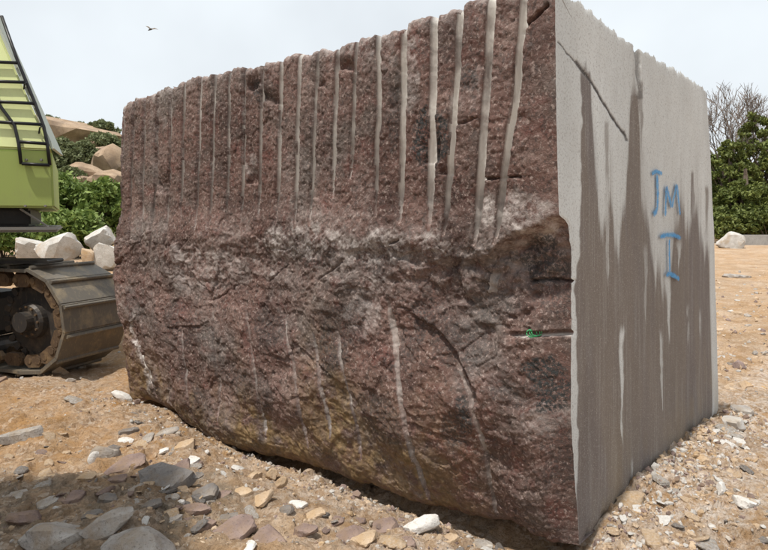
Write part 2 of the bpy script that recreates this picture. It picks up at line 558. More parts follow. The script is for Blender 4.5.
zs = np.linspace(-.3, 3.6, 400)
def edge_curve(contour, p0, n):
    P = np.array([on_plane(x, y, p0, n) for y, x in contour])
    o = np.argsort(P[:, 2]); P = P[o]
    return lambda z: np.stack([np.interp(z, P[:, 2], P[:, 0]), np.interp(z, P[:, 2], P[:, 1])], -1)

def dens(c):     # (y,x) contour sampled densely
    c = np.array(c, float); yy = np.arange(c[0, 0], c[-1, 0] + 1, 4.0)
    return np.stack([yy, np.interp(yy, c[:, 0], c[:, 1])], -1)

ER = edge_curve(dens([(-40, 554), (0, 555), (100, 556), (150, 557), (215, 559), (240, 562), (262, 566), (285, 568), (320, 571), (360, 571),
                      (420, 571), (470, 574), (520, 578), (560, 580), (600, 582)]), NR, nR)
EL = edge_curve(dens([(80, 121), (105, 118), (125, 117), (150, 116), (200, 117), (240, 114), (258, 112), (275, 112), (300, 116), (330, 124), (360, 127),
                      (395, 130), (420, 131)]), NR, nFt)
EF = edge_curve(dens([(60, 703), (92, 705), (130, 708), (180, 712), (230, 715), (330, 718), (410, 720), (450, 721)]), NR, nR)

FT = [(80, 140), (117, 112), (120, 105), (128, 101), (145, 95), (170, 86), (200, 77), (225, 70), (250, 66), (275, 58), (300, 53), (340, 45), (357, 41),
      (385, 34), (400, 27), (425, 18), (450, 8), (470, 0), (500, -9), (530, -16), (556, -20), (600, -24)]
FB = [(90, 385), (113, 388), (130, 398), (150, 411), (165, 417), (180, 428), (200, 438), (240, 454), (270, 462), (300, 471), (340, 487), (380, 500), (420, 516),
      (460, 524), (500, 531), (540, 540), (578, 547), (620, 552)]

def belly(s, z):
    b = .045 * sm(1.68, 1.40, z) * (1 - .5 * sm(.75, 1, s)) + .05 * sm(1.45, .6, z) * sm(0, .16, s)
    b = b + .05 * sm(1.1, .3, z) * sm(0, .16, s) * (1 - sm(.82, 1, s))
    b = b + .05 * sm(2.35, 2.75, z) * 0
    return b * sm(0, .03, s) * (1 - sm(.97, 1, s))

def front_low(s, z):
    A = ER(z); B = EL(z)
    P = np.empty(s.shape + (3,))
    P[..., 0] = A[..., 0] * (1 - s) + B[..., 0] * s
    P[..., 1] = A[..., 1] * (1 - s) + B[..., 1] * s
    P[..., 2] = z
    return P + belly(s, z)[..., None] * nF

def solve_z(s, contour):
    lo = np.full(s.shape, -.35); hi = np.full(s.shape, 3.5)
    for _ in range(40):
        mid = (lo + hi) / 2
        px, py = project(front_low(s, mid))
        above = py < interp(contour, px)          # point is above the contour -> lower it
        hi = np.where(above, mid, hi); lo = np.where(above, lo, mid)
    return (lo + hi) / 2

NC, NRW = 700, 440
pxs = np.linspace(577, 130, NC)
sv = []
for p in pxs:
    d = ray(p, 300); A = np.array([[d[0], -dF[0]], [d[1], -dF[1]]])
    t = np.linalg.solve(A, NR[:2]); sv.append(t[1] / LF)
sv = np.clip(np.array(sv), 0, 1); sv[0] = 0; sv[-1] = 1
ztop = solve_z(sv, FT) + .013 * fbm(sv * 34, sv * 0, sv * 0, 4, 61, .65)
zbot = solve_z(sv, FB) + .005 * sm(0, .05, sv) + .018 * fbm(sv * 22, sv * 0, sv * 0, 4, 63)
ztop[:3] = ztop[3]
# drill grooves -------------------------------------------------------
UP = [[(123, 112), (121, 205), (120, 250)], [(133, 106), (131, 205), (131, 256)], [(143.5, 96), (142, 205), (142, 263)], [(157, 92), (154, 205), (151, 264)],
      [(170, 86), (168, 205), (166, 254)], [(183, 83), (181, 205), (180.5, 231)], [(199, 78), (196.5, 205), (195, 236)], [(213, 74), (210.5, 205), (208, 238)],
      [(228, 70), (226, 205), (224, 230)], [(243, 67), (241, 205), (239, 229)], [(261, 63), (257.5, 200), (257, 221)], [(279.5, 58), (277, 200), (276, 225)],
      [(297.5, 54), (295, 200), (294.5, 229)], [(315.5, 50), (312, 170), (309, 227)], [(335, 47), (333.5, 150), (333, 200)], [(356, 42), (352, 140), (350, 182)],
      [(378, 37), (378.5, 120), (376, 145), (376, 217)], [(404, 26), (402.5, 120), (400, 226)], [(432, 15), (432, 140), (429, 232)],
      [(458.5, 0), (452, 140), (447, 200), (443, 242)], [(489, -15), (486, 60), (482, 160), (475, 247)], [(523, -18), (514, 100), (505, 165), (496, 246)]]
LO = [[(141, 315), (137, 332), (143, 372), (150, 402)], [(178, 300), (182, 345), (189, 405)], [(211, 300), (213, 345), (221, 425)], [(246, 300), (252, 350), (264, 440)], [(282, 306), (290, 350), (304, 450)],
      [(335, 315), (343, 370), (357, 462)], [(390, 295), (398, 370), (409, 430), (421, 508)], [(454, 350), (471, 392), (482, 440), (491, 524)], [(313, 330), (318, 380), (328, 440)]]
tt = np.linspace(0, 1, NRW)
SS = np.repeat(sv[None], NRW, 0)
ZZ = ztop[None] * (1 - tt[:, None]) + zbot[None] * tt[:, None]
P0 = front_low(SS, ZZ)
PX, PY = project(P0)
# lean the grid's columns along the drill holes so that every groove follows its own columns
def gcx(gi, p, py):
    """where the middle of drill hole gi is at picture height py"""
    p = np.array(p, float); py = np.asarray(py, float)
    m0 = (p[1, 0] - p[0, 0]) / (p[1, 1] - p[0, 1]); m1 = (p[-1, 0] - p[-2, 0]) / (p[-1, 1] - p[-2, 1])
    x = np.interp(py, p[:, 1], p[:, 0])
    x = np.where(py < p[0, 1], p[0, 0] + m0 * (py - p[0, 1]), x)
    x = np.where(py > p[-1, 1], p[-1, 0] + m1 * (py - p[-1, 1]), x)
    return x + .3 * vnoise(py * .04, py * 0 + gi, py * 0, 5)
bx = np.array([np.interp(240, PY[:, c_], PX[:, c_]) for c_ in range(NC)])      # columns named by their place at mid height
ru = np.array([float(gcx(g_, p, 240.)) for g_, p in enumerate(UP)])
ol = np.argsort([p[0][0] for p in LO]); rl = np.array([float(gcx(len(UP) + g_, LO[g_], 300.)) for g_ in ol])
SN = SS.copy()
for r_ in range(NRW):
    xr, yr = PX[r_, ::-1], PY[r_, ::-1]
    pk = np.minimum(np.interp(ru, xr, yr), 240.)
    xk = np.array([float(gcx(g_, p, pk[g_])) for g_, p in enumerate(UP)])
    xt = np.interp(bx, np.concatenate([[bx[-1]], ru, [bx[0]]]), np.concatenate([[xr[0]], xk, [xr[-1]]]))
    pl_ = np.maximum(np.interp(rl, xr, yr), 300.)
    dl_ = np.array([float(gcx(len(UP) + g_, LO[g_], pl_[k_])) for k_, g_ in enumerate(ol)]) - rl
    xt = xt + np.interp(xt, np.concatenate([[xr[0]], rl, [xr[-1]]]), np.concatenate([[0], dl_, [0]]))
    SN[r_] = np.interp(xt, xr, SS[r_, ::-1])
SN[:, 0] = 0; SN[:, -1] = 1
SS = np.maximum.accumulate(SN, axis=1)
ztop = np.interp(SS[0], sv, ztop); zbot = np.interp(SS[-1], sv, zbot)
ZT = np.interp(SS, SS[0], ztop); ZB = np.interp(SS, SS[-1], zbot)
ZZ = ztop[None] * (1 - tt[:, None]) + zbot[None] * tt[:, None]
ZZ = ZT * (1 - tt[:, None]) + ZB * tt[:, None]
P0 = front_low(SS, ZZ)
PX, PY = project(P0)
sv = SS[0]
ztop = ZT; zbot = ZB
UU = SS * LF

# fracture relief
lowm = sm(1.62, 1.30, ZZ)                       # below the drilled part
ef = sm(0, .05, SS) * (1 - sm(.985, 1, SS) * .7)
wx = UU + .05 * fbm(UU * 3, ZZ * 3, UU * 0, 3, 70); wz = ZZ + .05 * fbm(UU * 3, ZZ * 3, UU * 0 + 5, 3, 71)
Wd = np.zeros_like(UU)
Wd += ef * (.014 + .036 * lowm) * fbm(UU * 1.1, ZZ * 1.3, UU * 0, 3, 72)
Wd += ef * (.003 + .011 * lowm) * facets(wx * 2.3, wz * 2.7, 73)
Wd += (.25 + .75 * ef) * (.003 + .005 * lowm) * facets(wx * 6 + .2 * wz, wz * 7.5, 74)
Wd += (.3 + .7 * ef) * (.0028 + .0042 * lowm) * facets(wx * 15, wz * 19, 75)
Wd += ef *   .006 * lowm * fbm(UU * 9, ZZ * 11, UU * 0, 3, 176)
Wd += (.4 + .6 * ef) * (.0028 + .001 * lowm) * fbm(UU * 26, ZZ * 30, UU * 0, 3, 76, .6)
Wd += (.5 + .5 * ef) * .0018 * fbm(UU * 75, ZZ * 75, UU * 0, 2, 78, .6)
# round the top edge
top_round = .022 * np.exp(-(ztop - ZZ) / .014) * (1 + .8 * vnoise(UU * 14, UU * 0, UU * 0, 66)) + .006 * np.exp(-(ztop - ZZ) / .08)
Wd -= (.075 * np.exp(-(ZZ - zbot) / .05) + .02 * np.exp(-(ZZ - zbot) / .2)) * sm(0, .08, SS) * (1 - .8 * sm(.85, 1, SS))
# rounded far left end
Wd -= .16 * sm(.972, 1, SS) ** 2 * sm(1.0, 1.6, ZZ)

def ell(cx, cy, rx, ry, ang=0.0, k=1.0):
    c, s_ = math.cos(ang), math.sin(ang)
    a = ((PX - cx) * c + (PY - cy) * s_) / rx; b = (-(PX - cx) * s_ + (PY - cy) * c) / ry
    wob = .35 * fbm(UU * 9, ZZ * 9, UU * 0, 3, 79)
    return sm(1.15, .75, np.sqrt(a * a + b * b) + wob * k)

# the scooped hollow below the scarp at the right end
scarp = interp([(330, 282), (380, 276), (430, 263), (470, 258), (492, 254), (505, 240), (525, 230), (545, 222), (566, 217)], PX)
dd = PY - scarp - 3.0 * fbm(UU * 14, ZZ * 14, UU * 0, 3, 80)
depthS = interp([(330, 0), (400, .02), (470, .05), (500, .09), (530, .11), (557, .08), (568, .05), (575, .02)], PX)
Wd -= depthS * (1 + .3 * fbm(UU * 11, ZZ * 11, UU * 0, 3, 181)) * sm(-3, 12, dd) * (1 - sm(35, 120, dd))
# diagonal broken edge lower right
dl = interp([(400, 300), (425, 318), (445, 332), (460, 350), (472, 372), (500, 430)], PX)
Wd -= .045 * sm(-1, 7, PY - dl) * (1 - sm(10, 70, PY - dl)) * ell(445, 345, 60, 60, 0, .3)
# chipped notches between the drill holes: (cx, cy, half w, half h, depth)
for (cx, cy, hw, hh, dp) in [(346, 66, 9, 5, .035), (253, 84, 6, 7, .04), (271, 98, 7, 5, .03), (252, 176, 7, 7, .035), (164, 186, 6, 7, .035),
                             (432, 150, 9, 14, .03), (448, 172, 7, 4, .03), (393, 100, 5, 9, .02), (322, 85, 4, 3, .02), (480, 62, 4, 6, .015)]:
    qn = 2.4 * fbm(UU * 12, ZZ * 12, UU * 0 + cx, 3, 182)
    up = sm(cy - hh * 2.6, cy + hh, PY + qn)              # deepest at the lower ledge, easing out upwards
    Wd -= dp * up * (1 - sm(cy + hh - .5, cy + hh + 1.2, PY + qn)) * sm(hw + 1.2, hw - 2.4, np.abs(PX - cx + qn))
# ledge cracks: polyline (px), depth
def crack(pts, wpx, dp):
    global Wd
    best = np.full(PX.shape, 1e9)
    qx = PX + 1.6 * fbm(UU * 18, ZZ * 18, UU * 0, 2, 82); qy = PY + 1.6 * fbm(UU * 18, ZZ * 18, UU * 0 + 9, 2, 83)
    for (x0, y0), (x1, y1) in zip(pts[:-1], pts[1:]):
        dx, dy = x1 - x0, y1 - y0
        t = np.clip(((qx - x0) * dx + (qy - y0) * dy) / (dx * dx + dy * dy), 0, 1)
        best = np.minimum(best, np.hypot(qx - x0 - t * dx, qy - y0 - t * dy))
    Wd -= dp * sm(wpx, 0, best)
crack([(482, 178), (500, 178), (522, 177)], 2.2, .03)
crack([(520, 30), (533, 20), (546, 4)], 2.6, .04)
crack([(322, 279), (345, 262)], 1.6, .012)
crack([(388, 245), (398, 241)], 1.8, .02)
crack([(450, 128), (478, 118)], 1.5, .012)
crack([(112, 266), (126, 258)], 2.5, .03)
crack([(208, 301), (214, 300), (235, 285)], 1.6, .010)
crack([(268, 281), (285, 266)], 1.6, .010)
crack([(524, 281), (568, 281)], 2.6, .035)

dUdx = np.abs(np.gradient(UU, axis=1) / np.gradient(PX, axis=1))
gid = np.zeros(PX.shape, int)
masks = np.zeros(PX.shape + (3,))
gdust = np.zeros(PX.shape)
Wn = Wd.copy()
smooth_lo = ef * (.014 + .036 * lowm) * fbm(UU * 1.1, ZZ * 1.3, UU * 0, 3, 72)
for gi, (pts, kind) in enumerate([(p, 0) for p in UP] + [(p, 1) for p in LO]):
    p = np.array(pts, float)
    gx = gcx(gi, pts, PY)
    du = (PX - gx) * dUdx
    rad = (.0255 if kind == 0 else .019) * (1 + .10 * vnoise(PY * .04, PY * 0 + gi * 3.1, PY * 0, 6)) * (.88 + .24 * _hash(np.array([gi]), np.array([3]), np.array([1]), 9)[0])
    y0, y1 = p[0, 1], p[-1, 1]
    if kind == 0:
        fade = sm(y1 + 1, y1 - 22, PY)
        taper = .45 + .55 * sm(y1 + 1, y1 - 40, PY)
        dp = .052 * fade
    else:
        fade = sm(y0 - 2, y0 + 25, PY) * sm(y1 + 3, y1 - 18, PY)
        taper = .5 + .5 * fade
        dp = .026 * fade * (.75 + .25 * sm(-.2, .3, vnoise(PY * .03, PY * 0 + gi * 2.7, PY * 0, 15)))
    q = du / (rad * taper)
    ins = (np.abs(q) < 1) & (PY < y1) & ((PY > y0) | (kind == 0))
    prof = np.clip(1 - q * q, 0, 1) ** .85
    ref = smooth_lo if kind == 0 else Wd * .8 + smooth_lo * .2
    k = (np.where(ins, 1, 0) * np.clip(fade * 1.5, 0, 1))
    base_w = Wd * (1 - .75 * k) + (ref - .004) * (.75 * k)
    Wn = np.where(ins, base_w - dp * prof, Wn)
    gid = np.where(ins, gi + 1, gid)
    br = interp([(110, 1.25), (300, 1.25), (375, 1.25), (400, 1.3), (600, 1.4)], PX) if kind == 0 else (.27 + .06 * (p[0, 0] > 240)) * np.clip(.8 + .45 * fbm(PY * .045, PY * 0 + gi * 5.3, PY * 0, 3, 16), .6, 1.1)
    br = br * (sm(240, 150, PY) * .75 + .25 if kind == 0 else 1)
    br = br * np.clip(.95 + .5 * fbm(PY * .05, PY * 0 + gi * 1.9, UU * 12, 4, 17), .15, 1.2)
    gdust = np.where(ins, br * sm(1.0, .7, np.abs(q)) * np.clip(fade * 1.3, 0, 1), gdust)
# horizontal drill hole near the corner with a pale dusty lip
hl = (PY - (334.5 - .02 * (PX - 505)))
ins = (np.abs(hl) < 3.2) & (PX > 508) & (PX < 574)
prof = np.sqrt(np.clip(1 - (hl / 3.2) ** 2, 0, 1)) * sm(507, 514, PX)
Wn = np.where(ins, Wd - .026 * prof, Wn); gid = np.where(ins, 99, gid); gdust = np.where(ins, .55 * sm(-.5, 1.5, hl) * sm(508, 530, PX), gdust)
# pale slot below the scarp
hl2 = (PX - (495 + (PY - 265) * -.08)); ins = (np.abs(hl2) < 4.0 * sm(254, 275, PY)) & (PY > 256) & (PY < 293)
prof = np.sqrt(np.clip(1 - (hl2 / 4.0) ** 2, 0, 1)) * sm(255, 266, PY)
Wn = np.where(ins, Wd + .02 - .02 * prof, Wn); gid = np.where(ins, 98, gid); gdust = np.where(ins, .35 * sm(262, 285, PY), gdust)

Wd = Wn - top_round
PF = P0 + Wd[..., None] * nF
# colour masks: mud at the foot, dust and painted light on the ledges, dust near the top edge, black mineral nests and painted shade
hgt = (ZZ - zbot)
mud = np.exp(-(hgt / (.42 + .22 * fbm(UU * 2, UU * 0, UU * 0, 3, 84))) ** 2) * sm(.06, .2, SS) * (.55 + .45 * sm(-.2, .4, fbm(UU * 3, ZZ * 2, UU * 0, 3, 85)))
masks[..., 0] = np.clip(mud * 1.6, 0, 1)
print('zbot', zbot[-1, ::60].round(3))
dust = .34 * np.exp(-((ZZ - 1.44) / .14) ** 2) * sm(-.5, .3, fbm(UU * 3, ZZ * 4, UU * 0, 3, 86)) + .6 * np.exp(-(ztop - ZZ) / .06)  # mid-height band also paints in light caught by the upward-facing ledge
dust += .9 * sm(.968, .995, SS) * sm(1.3, 2.0, ZZ) +   .2 * sm(.15, .6, fbm(UU * 2.3, ZZ * 2.3, UU * 0, 4, 87))
for (cx, cy, rx, ry, st) in [(300, 240, 40, 16, .8), (390, 245, 60, 16, .6), (525, 215, 34, 22, .7), (488, 205, 9, 16, .8), (370, 310, 20, 34, .5), (545, 420, 26, 20, .5),
                             (410, 75, 8, 40, .5), (250, 165, 8, 10, .6), (210, 270, 50, 20, .5)]:
    dust += st * ell(cx, cy, rx, ry)
masks[..., 1] = np.clip(np.maximum(dust, 0), 0, 1)
masks[..., 1] = np.where(gid > 0, gdust, masks[..., 1])
# white mineral vein at lower left
vein = np.abs(PX - np.interp(PY, [300, 330, 372, 412], [137, 131, 143, 147]) - 1.2 * fbm(ZZ * 9, ZZ * 0, ZZ * 0, 2, 88))
masks[..., 1] = np.maximum(masks[..., 1], 1.3 * sm(2.6, .6, vein) * sm(300, 325, PY) * sm(418, 395, PY))
vein2 = np.abs(PY - interp([(160, 395), (168, 410), (178, 424), (200, 436), (215, 441)], PX)); masks[..., 1] = np.maximum(masks[..., 1], 1.2 * sm(5, 1.5, vein2) * sm(158, 166, PX) * sm(215, 195, PX))
dk = np.zeros_like(UU)  # mineral nests, plus shade painted into the scooped hollow and chipped notches
for (cx, cy, rx, ry, st, an) in [(431, 140, 17, 27, 1.5, 0), (548, 383, 22, 24, 1.5, -.5), (395, 120, 6, 30, .5, 0), (262, 95, 9, 10, .7, 0), (335, 350, 16, 26, .6, 0), (468, 415, 9, 22, .9, 0), (455, 430, 14, 20, .6, 0), (530, 262, 30, 22, .8, 0), (430, 320, 18, 20, .6, 0),
                                 (255, 90, 6, 9, .8, 0), (400, 350, 14, 30, .5, 0), (350, 320, 22, 30, .5, 0), (470, 80, 10, 8, .7, 0), (270, 330, 16, 22, .5, 0), (180, 330, 25, 25, .4, 0)]:
    dk = np.maximum(dk, st * ell(cx, cy, rx, ry, an, 1.3))
dk = np.maximum(dk, .5 * sm(.45, .85, fbm(UU * 1.9, ZZ * 2.1, UU * 0, 4, 89)) * lowm)
masks[..., 2] = np.clip(dk, 0, 1) * np.where(gid > 0, .4, 1)

VF = PF.reshape(-1, 3) - BO
QF = grid_quads(NRW, NC)
gf = gid.reshape(-1)[QF]
gface = np.where((gf > 0).all(1), gf.max(1), 0)
mk = masks.reshape(-1, 3)
me = submesh("rough_face", VF, QF[gface == 0], True, mk)
tag(link("rough_face", me, block, (M['rough'],)), "rough broken red brown face with rows of drill grooves")
for g in np.unique(gface):
    if g == 0: continue
    q = QF[gface == g]
    if len(q) < 12: continue
    link("drill_groove", submesh("drill_groove", VF, q, True, mk), block, (M['groove'],))

# sawn side face -------------------------------------------------------
NCR = 420
e0 = PF[:, 0, :]                                    # shared corner edge
uR = np.linspace(0, 1, NCR) ** 1.15
RT = [(540, -25), (556, -20), (572, 0), (580, 3), (590, 10), (600, 19), (611, 28), (622, 36), (634, 46), (637, 51), (645, 53), (660, 63), (680, 74), (690, 81), (698, 86), (705, 93), (730, 100)]
RB = [(560, 552), (580, 548), (590, 541), (600, 528), (615, 511), (635, 497), (650, 485), (675, 462), (690, 450), (702, 434), (721, 414), (740, 405)]
zf = e0[:, 2]
def side_pt(u, z):
    A = np.stack([np.interp(z, zf[::-1], e0[::-1, 0]), np.interp(z, zf[::-1], e0[::-1, 1])], -1); B = EF(z)
    A = A * (1 - sm(0, .06, u))[..., None] + ER(z) * sm(0, .06, u)[..., None]
    return np.stack([A[..., 0] * (1 - u) + B[..., 0] * u, A[..., 1] * (1 - u) + B[..., 1] * u, z], -1)
def solve_side(u, contour):
    lo = np.full(u.shape, -.35); hi = np.full(u.shape, 3.5)
    for _ in range(40):
        mid = (lo + hi) / 2
        px, py = project(side_pt(u, mid)); ab = py < interp(contour, px)
        hi = np.where(ab, mid, hi); lo = np.where(ab, lo, mid)
    return (lo + hi) / 2
zrt = solve_side(uR, RT) + .008 * fbm(uR * 55, uR * 0, uR * 0, 4, 101, .7) * sm(0, .06, uR)
zrb = solve_side(uR, RB) + .022 * fbm(uR * 18, uR * 0, uR * 0, 4, 102) * sm(0, .06, uR) - .015
zrt[0] = zf[0]; zrb[0] = zf[-1]
w0 = sm(0, .03, uR)
zrt = zrt * w0 + zf[0] * (1 - w0); zrb = zrb * w0 + zf[-1] * (1 - w0)
UR = np.repeat(uR[None], NRW, 0)
t0 = (zf - zf[0]) / (zf[-1] - zf[0])
ZR = zrt[None] * (1 - t0[:, None]) + zrb[None] * t0[:, None]
PR = side_pt(UR, ZR); PR[:, 0] = e0
QX, QY = project(PR)
ur = UR * LR
wr = .004 * fbm(ur * 1.2, ZR * 1.2, ur * 0, 3, 103) + .0002 * fbm(ur * 20, ZR * 8, ur * 0, 3, 104)
def seg(pts, wpx):
    best = np.full(QX.shape, 1e9)
    qx = QX + .8 * fbm(ur * 16, ZR * 16, ur * 0, 2, 105)
    for (x0, y0), (x1, y1) in zip(pts[:-1], pts[1:]):
        dx, dy = x1 - x0, y1 - y0
        t = np.clip(((qx - x0) * dx + (QY - y0) * dy) / (dx * dx + dy * dy), 0, 1)
        best = np.minimum(best, np.hypot(qx - x0 - t * dx, QY - y0 - t * dy))
    return sm(wpx, wpx * .35, best)
diag = np.maximum(np.maximum(seg([(577, 64), (590, 80), (604, 104), (618, 126), (626, 136)], 1.9), seg([(576, 62), (580, 68), (585, 74)], 2.6)), np.maximum(seg([(558, 42), (567, 53), (577, 65)], .9), .8 * seg([(624, 132), (627, 140)], 2.0)))
vstep = seg([(636, 48), (638, 75), (639, 98)], 2.4)
wr -= .003 * diag + .008 * vstep * sm(98, 70, QY)
wr += .012 * sm(636, 640, QX) * sm(210, 90, QY)              # the saw stepped slightly here
wr -= .003 * np.exp(-(zrt[None] - ZR) / .012) * sm(0, .05, UR) * (1 + .8 * fbm(ur * 12, ur * 0, ur * 0, 2, 106))
wr -= .05 * np.exp(-(ZR - zrb[None]) / .05) * (.6 + .6 * fbm(ur * 9, ZR * 9, ur * 0, 3, 107)) * sm(0, .05, UR)
wr -= .03 * sm(.985, 1.0, UR)
wr *= sm(0, .012, UR)
PR = PR + wr[..., None] * nR
# slurry and dirt: pale dried slurry over darker brown stone, ending in ragged runs
col_n = lambda f, sd: vnoise(QX * f, QX * 0, QX * 0, sd)
runs = 36 * col_n(.09, 1) + 18 * col_n(.27, 2) + 5 * col_n(.8, 3)
edge = interp([(553, 700), (566, 640), (571, 470), (576, 250), (581, 95), (585, 70), (590, 90), (594, 165), (602, 205), (610, 190), (618, 230), (626, 170), (631, 110), (637, 105), (641, 185),
               (650, 210), (660, 235), (672, 250), (684, 215), (694, 205), (702, 215), (709, 265), (713, 420), (718, 700)], QX)
amp = interp([(553, 0), (566, .0), (574, .25), (590, .4), (600, 1), (630, 1), (641, 1), (709, .8), (714, 0)], QX)
d = QY - (edge + runs * amp) + 4 * fbm(ur * 16, ZR * 3, ur * 0, 3, 108) + 4 * fbm(QX * .9, QY * .012, QX * 0, 3, 118) * sm(585, 600, QX)
stain = sm(-16, 20, d)
halo = sm(-70, 20, QY - edge - runs * amp * 1.2) * sm(585, 600, QX) * .35
stain = np.maximum(stain, halo * (.5 + .5 * sm(-.2, .4, fbm(QX * .35, QY * .012, QX * 0, 3, 109))))
# pale strip down the near corner
strip_w = interp([(0, 583), (70, 581), (200, 580), (240, 579), (290, 574), (350, 576.5), (420, 577), (450, 577), (490, 577), (560, 578)], QY) + 1.2 * vnoise(QY * .09, QY * 0, QY * 0, 7)
ed0 = ER(ZR); pe, _ = project(np.concatenate([ed0, ZR[..., None]], -1))
stain = np.where(QX < strip_w + 4, stain * 0 + sm(strip_w - 1.2, strip_w + 1.5, QX) * sm(60, 80, QY), stain)
stain *= 1 - sm(490, 450, QY) * sm(strip_w + 1, strip_w - 1, QX)
# dark runs from the cracks
for (x, y0, y1, w, st) in [(586.5, 70, 330, 4.6, 1), (634.5, 92, 300, 3.6, 1), (639, 80, 180, 1.6, .7), (606, 120, 300, 2.5, .55), (570, 78, 98, 1.0, .6), (587.5, 52, 62, 1, .6),
                           (692, 170, 260, 2.2, .8), (706, 185, 260, 2.2, .8)]:
    xx = x + (QY - y0) * .012 + .7 * vnoise(QY * .05, QY * 0 + x, QY * 0, 9)
    stain = np.maximum(stain, st * sm(w * 1.15, w * .4, np.abs(QX - xx) + .9 * fbm(QX * .5, QY * .05, QX * 0, 3, 119)) * sm(y0 - 1, y0 + 5, QY) * sm(y1, y1 - 60, QY))
# white runs over the stain
pale = np.zeros_like(QX)
for (x, y0, y1, w, st) in [(621, 322, 446, 3.0, 1.), (668, 225, 345, 4.5, .95), (661, 326, 418, 1.8, .75), (606, 170, 290, 4, .55), 
                           (679, 235, 272, 3.5, .7), (632, 455, 482, 1.2, .5), (688, 300, 350, 1.4, .45), (700, 305, 340, 1.4, .45), (645, 240, 330, 2.2, .35),
                           (572, 470, 560, 1.2, .6)]:
    xx = x + (QY - y0) * .012 + .9 * vnoise(QY * .04, QY * 0 + x, QY * 0, 10)
    ww = w * (1 - .75 * sm(y0, y1, QY))
    pale = np.maximum(pale, st * sm(ww * 1.15, ww * .35, np.abs(QX - xx) + .7 * fbm(QX * .6, QY * .06, QX * 0, 3, 120)) * sm(y0, y0 + 14, QY) * sm(y1 + 2, y1 - 12, QY))
pale = np.maximum(pale, sm(714.5, 716, QX - .6 * vnoise(QY * .1, QY * 0, QY * 0, 12)) * sm(418, 400, QY))
stk = fbm(QX * 1.1, QY * .015, QX * 0, 4, 121, .65)
stain = stain * (1 - pale)
stain = np.clip(stain * (1 + .10 * stk) + .05 * np.maximum(stk, 0) * sm(582, 600, QX) * (1 - sm(640, 650, QX) * sm(160, 110, QY)) + .3 * stk * stain * (1 - stain), 0, 1)
slur = np.array([.60, .62, .615]); brown = np.array([.170, .142, .122]); plum = np.array([.142, .120, .113])
mixb = sm(-.5, .5, fbm(ur * 5, ZR * .8, ur * 0, 3, 110))[..., None]
bc = brown * mixb + plum * (1 - mixb)
base = slur * (1 - stain[..., None]) + bc * stain[..., None]
base *= (1 + .10 * fbm(ur * 2.5, ZR * .9, ur * 0, 4, 111))[..., None]
och = (np.exp(-((ZR - zrb[None]) / .45) ** 2) * sm(-.3, .5, fbm(ur * 4, ZR * 2, ur * 0, 3, 112)))[..., None]
base = base * (1 - .35 * och) + np.array([.30, .225, .12]) * .35 * och
dkc = np.clip(diag * 1.0 + vstep * .6, 0, 1)[..., None]
base = base * (1 - dkc) + np.array([.035, .03, .028]) * dkc
VR = PR.reshape(-1, 3) - BO
me = np_mesh("sawn_face", VR, grid_quads(NRW, NCR)[:, ::-1])
set_col(me, "base", np.clip(base.reshape(-1, 3), 0.02, .8))
tag(link("sawn_face", me, block, (M['sawn'],)), "flat sawn side with pale slurry over brown run stains and blue painted marks")

# top, far end, rear and underside -------------------------------------
def coarse(name, A, B, n1, n2, bump, sd, mat, nrm, dz=None):
    """ruled patch between two polylines A and B (same length) with relief"""
    k = np.linspace(0, 1, n2)[:, None, None]
    P = A[None] * (1 - k) + B[None] * k
    if dz is not None: P[..., 2] += dz
    f = np.sin(np.pi * k[..., 0]) ** .4 * np.sin(np.pi * np.linspace(0, 1, len(A)))[None] ** .4
    w = bump * (fbm(P[..., 0] * 3, P[..., 1] * 3, P[..., 2] * 3, 4, sd) + .8 * facets(P[..., 0] * 4 + P[..., 2] * 3, P[..., 1] * 4 + P[..., 2] * 2, sd)) * f
    P = P + w[..., None] * np.array(nrm)
    m_ = np_mesh(name, P.reshape(-1, 3) - BO, grid_quads(n2, len(A)))
    a = np.zeros((P.shape[0] * P.shape[1], 3)); a[:, 1] = .3
    set_col(m_, "masks", a)
    return link(name, m_, block, (mat,))
cs = np.arange(NC)
topF = PF[0, cs]
backtop_z = np.interp(sv[cs], [0, 1], [PR[0, -1, 2], ztop[0, -1] * .98])
topB = np.stack([PR[0, -1, 0] + (NL[0] - NR[0]) * sv[cs], PR[0, -1, 1] + (NL[1] - NR[1]) * sv[cs], backtop_z], -1)
topB[0] = PR[0, -1]
kk = np.linspace(0, 1, 60)
sag = np.interp(kk, uR, PR[0, :, 2] - (PR[0, 0, 2] * (1 - uR) + PR[0, -1, 2] * uR))     # the top follows the sawn edge
coarse("top_face", topF, topB, 0, 60, .02, 120, M['rough'], (0, 0, 1), sag[:, None] * (1 - .8 * sv[None]) - .05 * sm(0, .06, kk)[:, None] * sm(1, .9, kk)[:, None] - .03 * (np.sin(np.pi * kk) ** .3)[:, None] * np.exp(-sv / .05)[None])
rs = np.linspace(0, NRW - 1, 90).astype(int)
endF = PF[rs, -1]
endB = endF + dR * LR * .98
endB[:, 2] = np.linspace(topB[-1, 2], -.05, len(rs)); endB[0] = topB[-1]
coarse("end_face", endF, endB, 0, 60, .04, 121, M['rough'], (dF[0], dF[1], 0))
rearA = PR[rs, -1]
coarse("rear_face", rearA, endB, 0, 80, .05, 122, M['rough'], (dR[0], dR[1], 0))
botF = PF[-1, cs]
cs = np.linspace(0, NC - 1, 120).astype(int); botF = PF[-1, cs]
botB = np.linspace(rearA[-1], endB[-1], len(cs))
coarse("underside", botF, botB, 0, 40, .02, 123, M['rough'], (0, 0, -1))

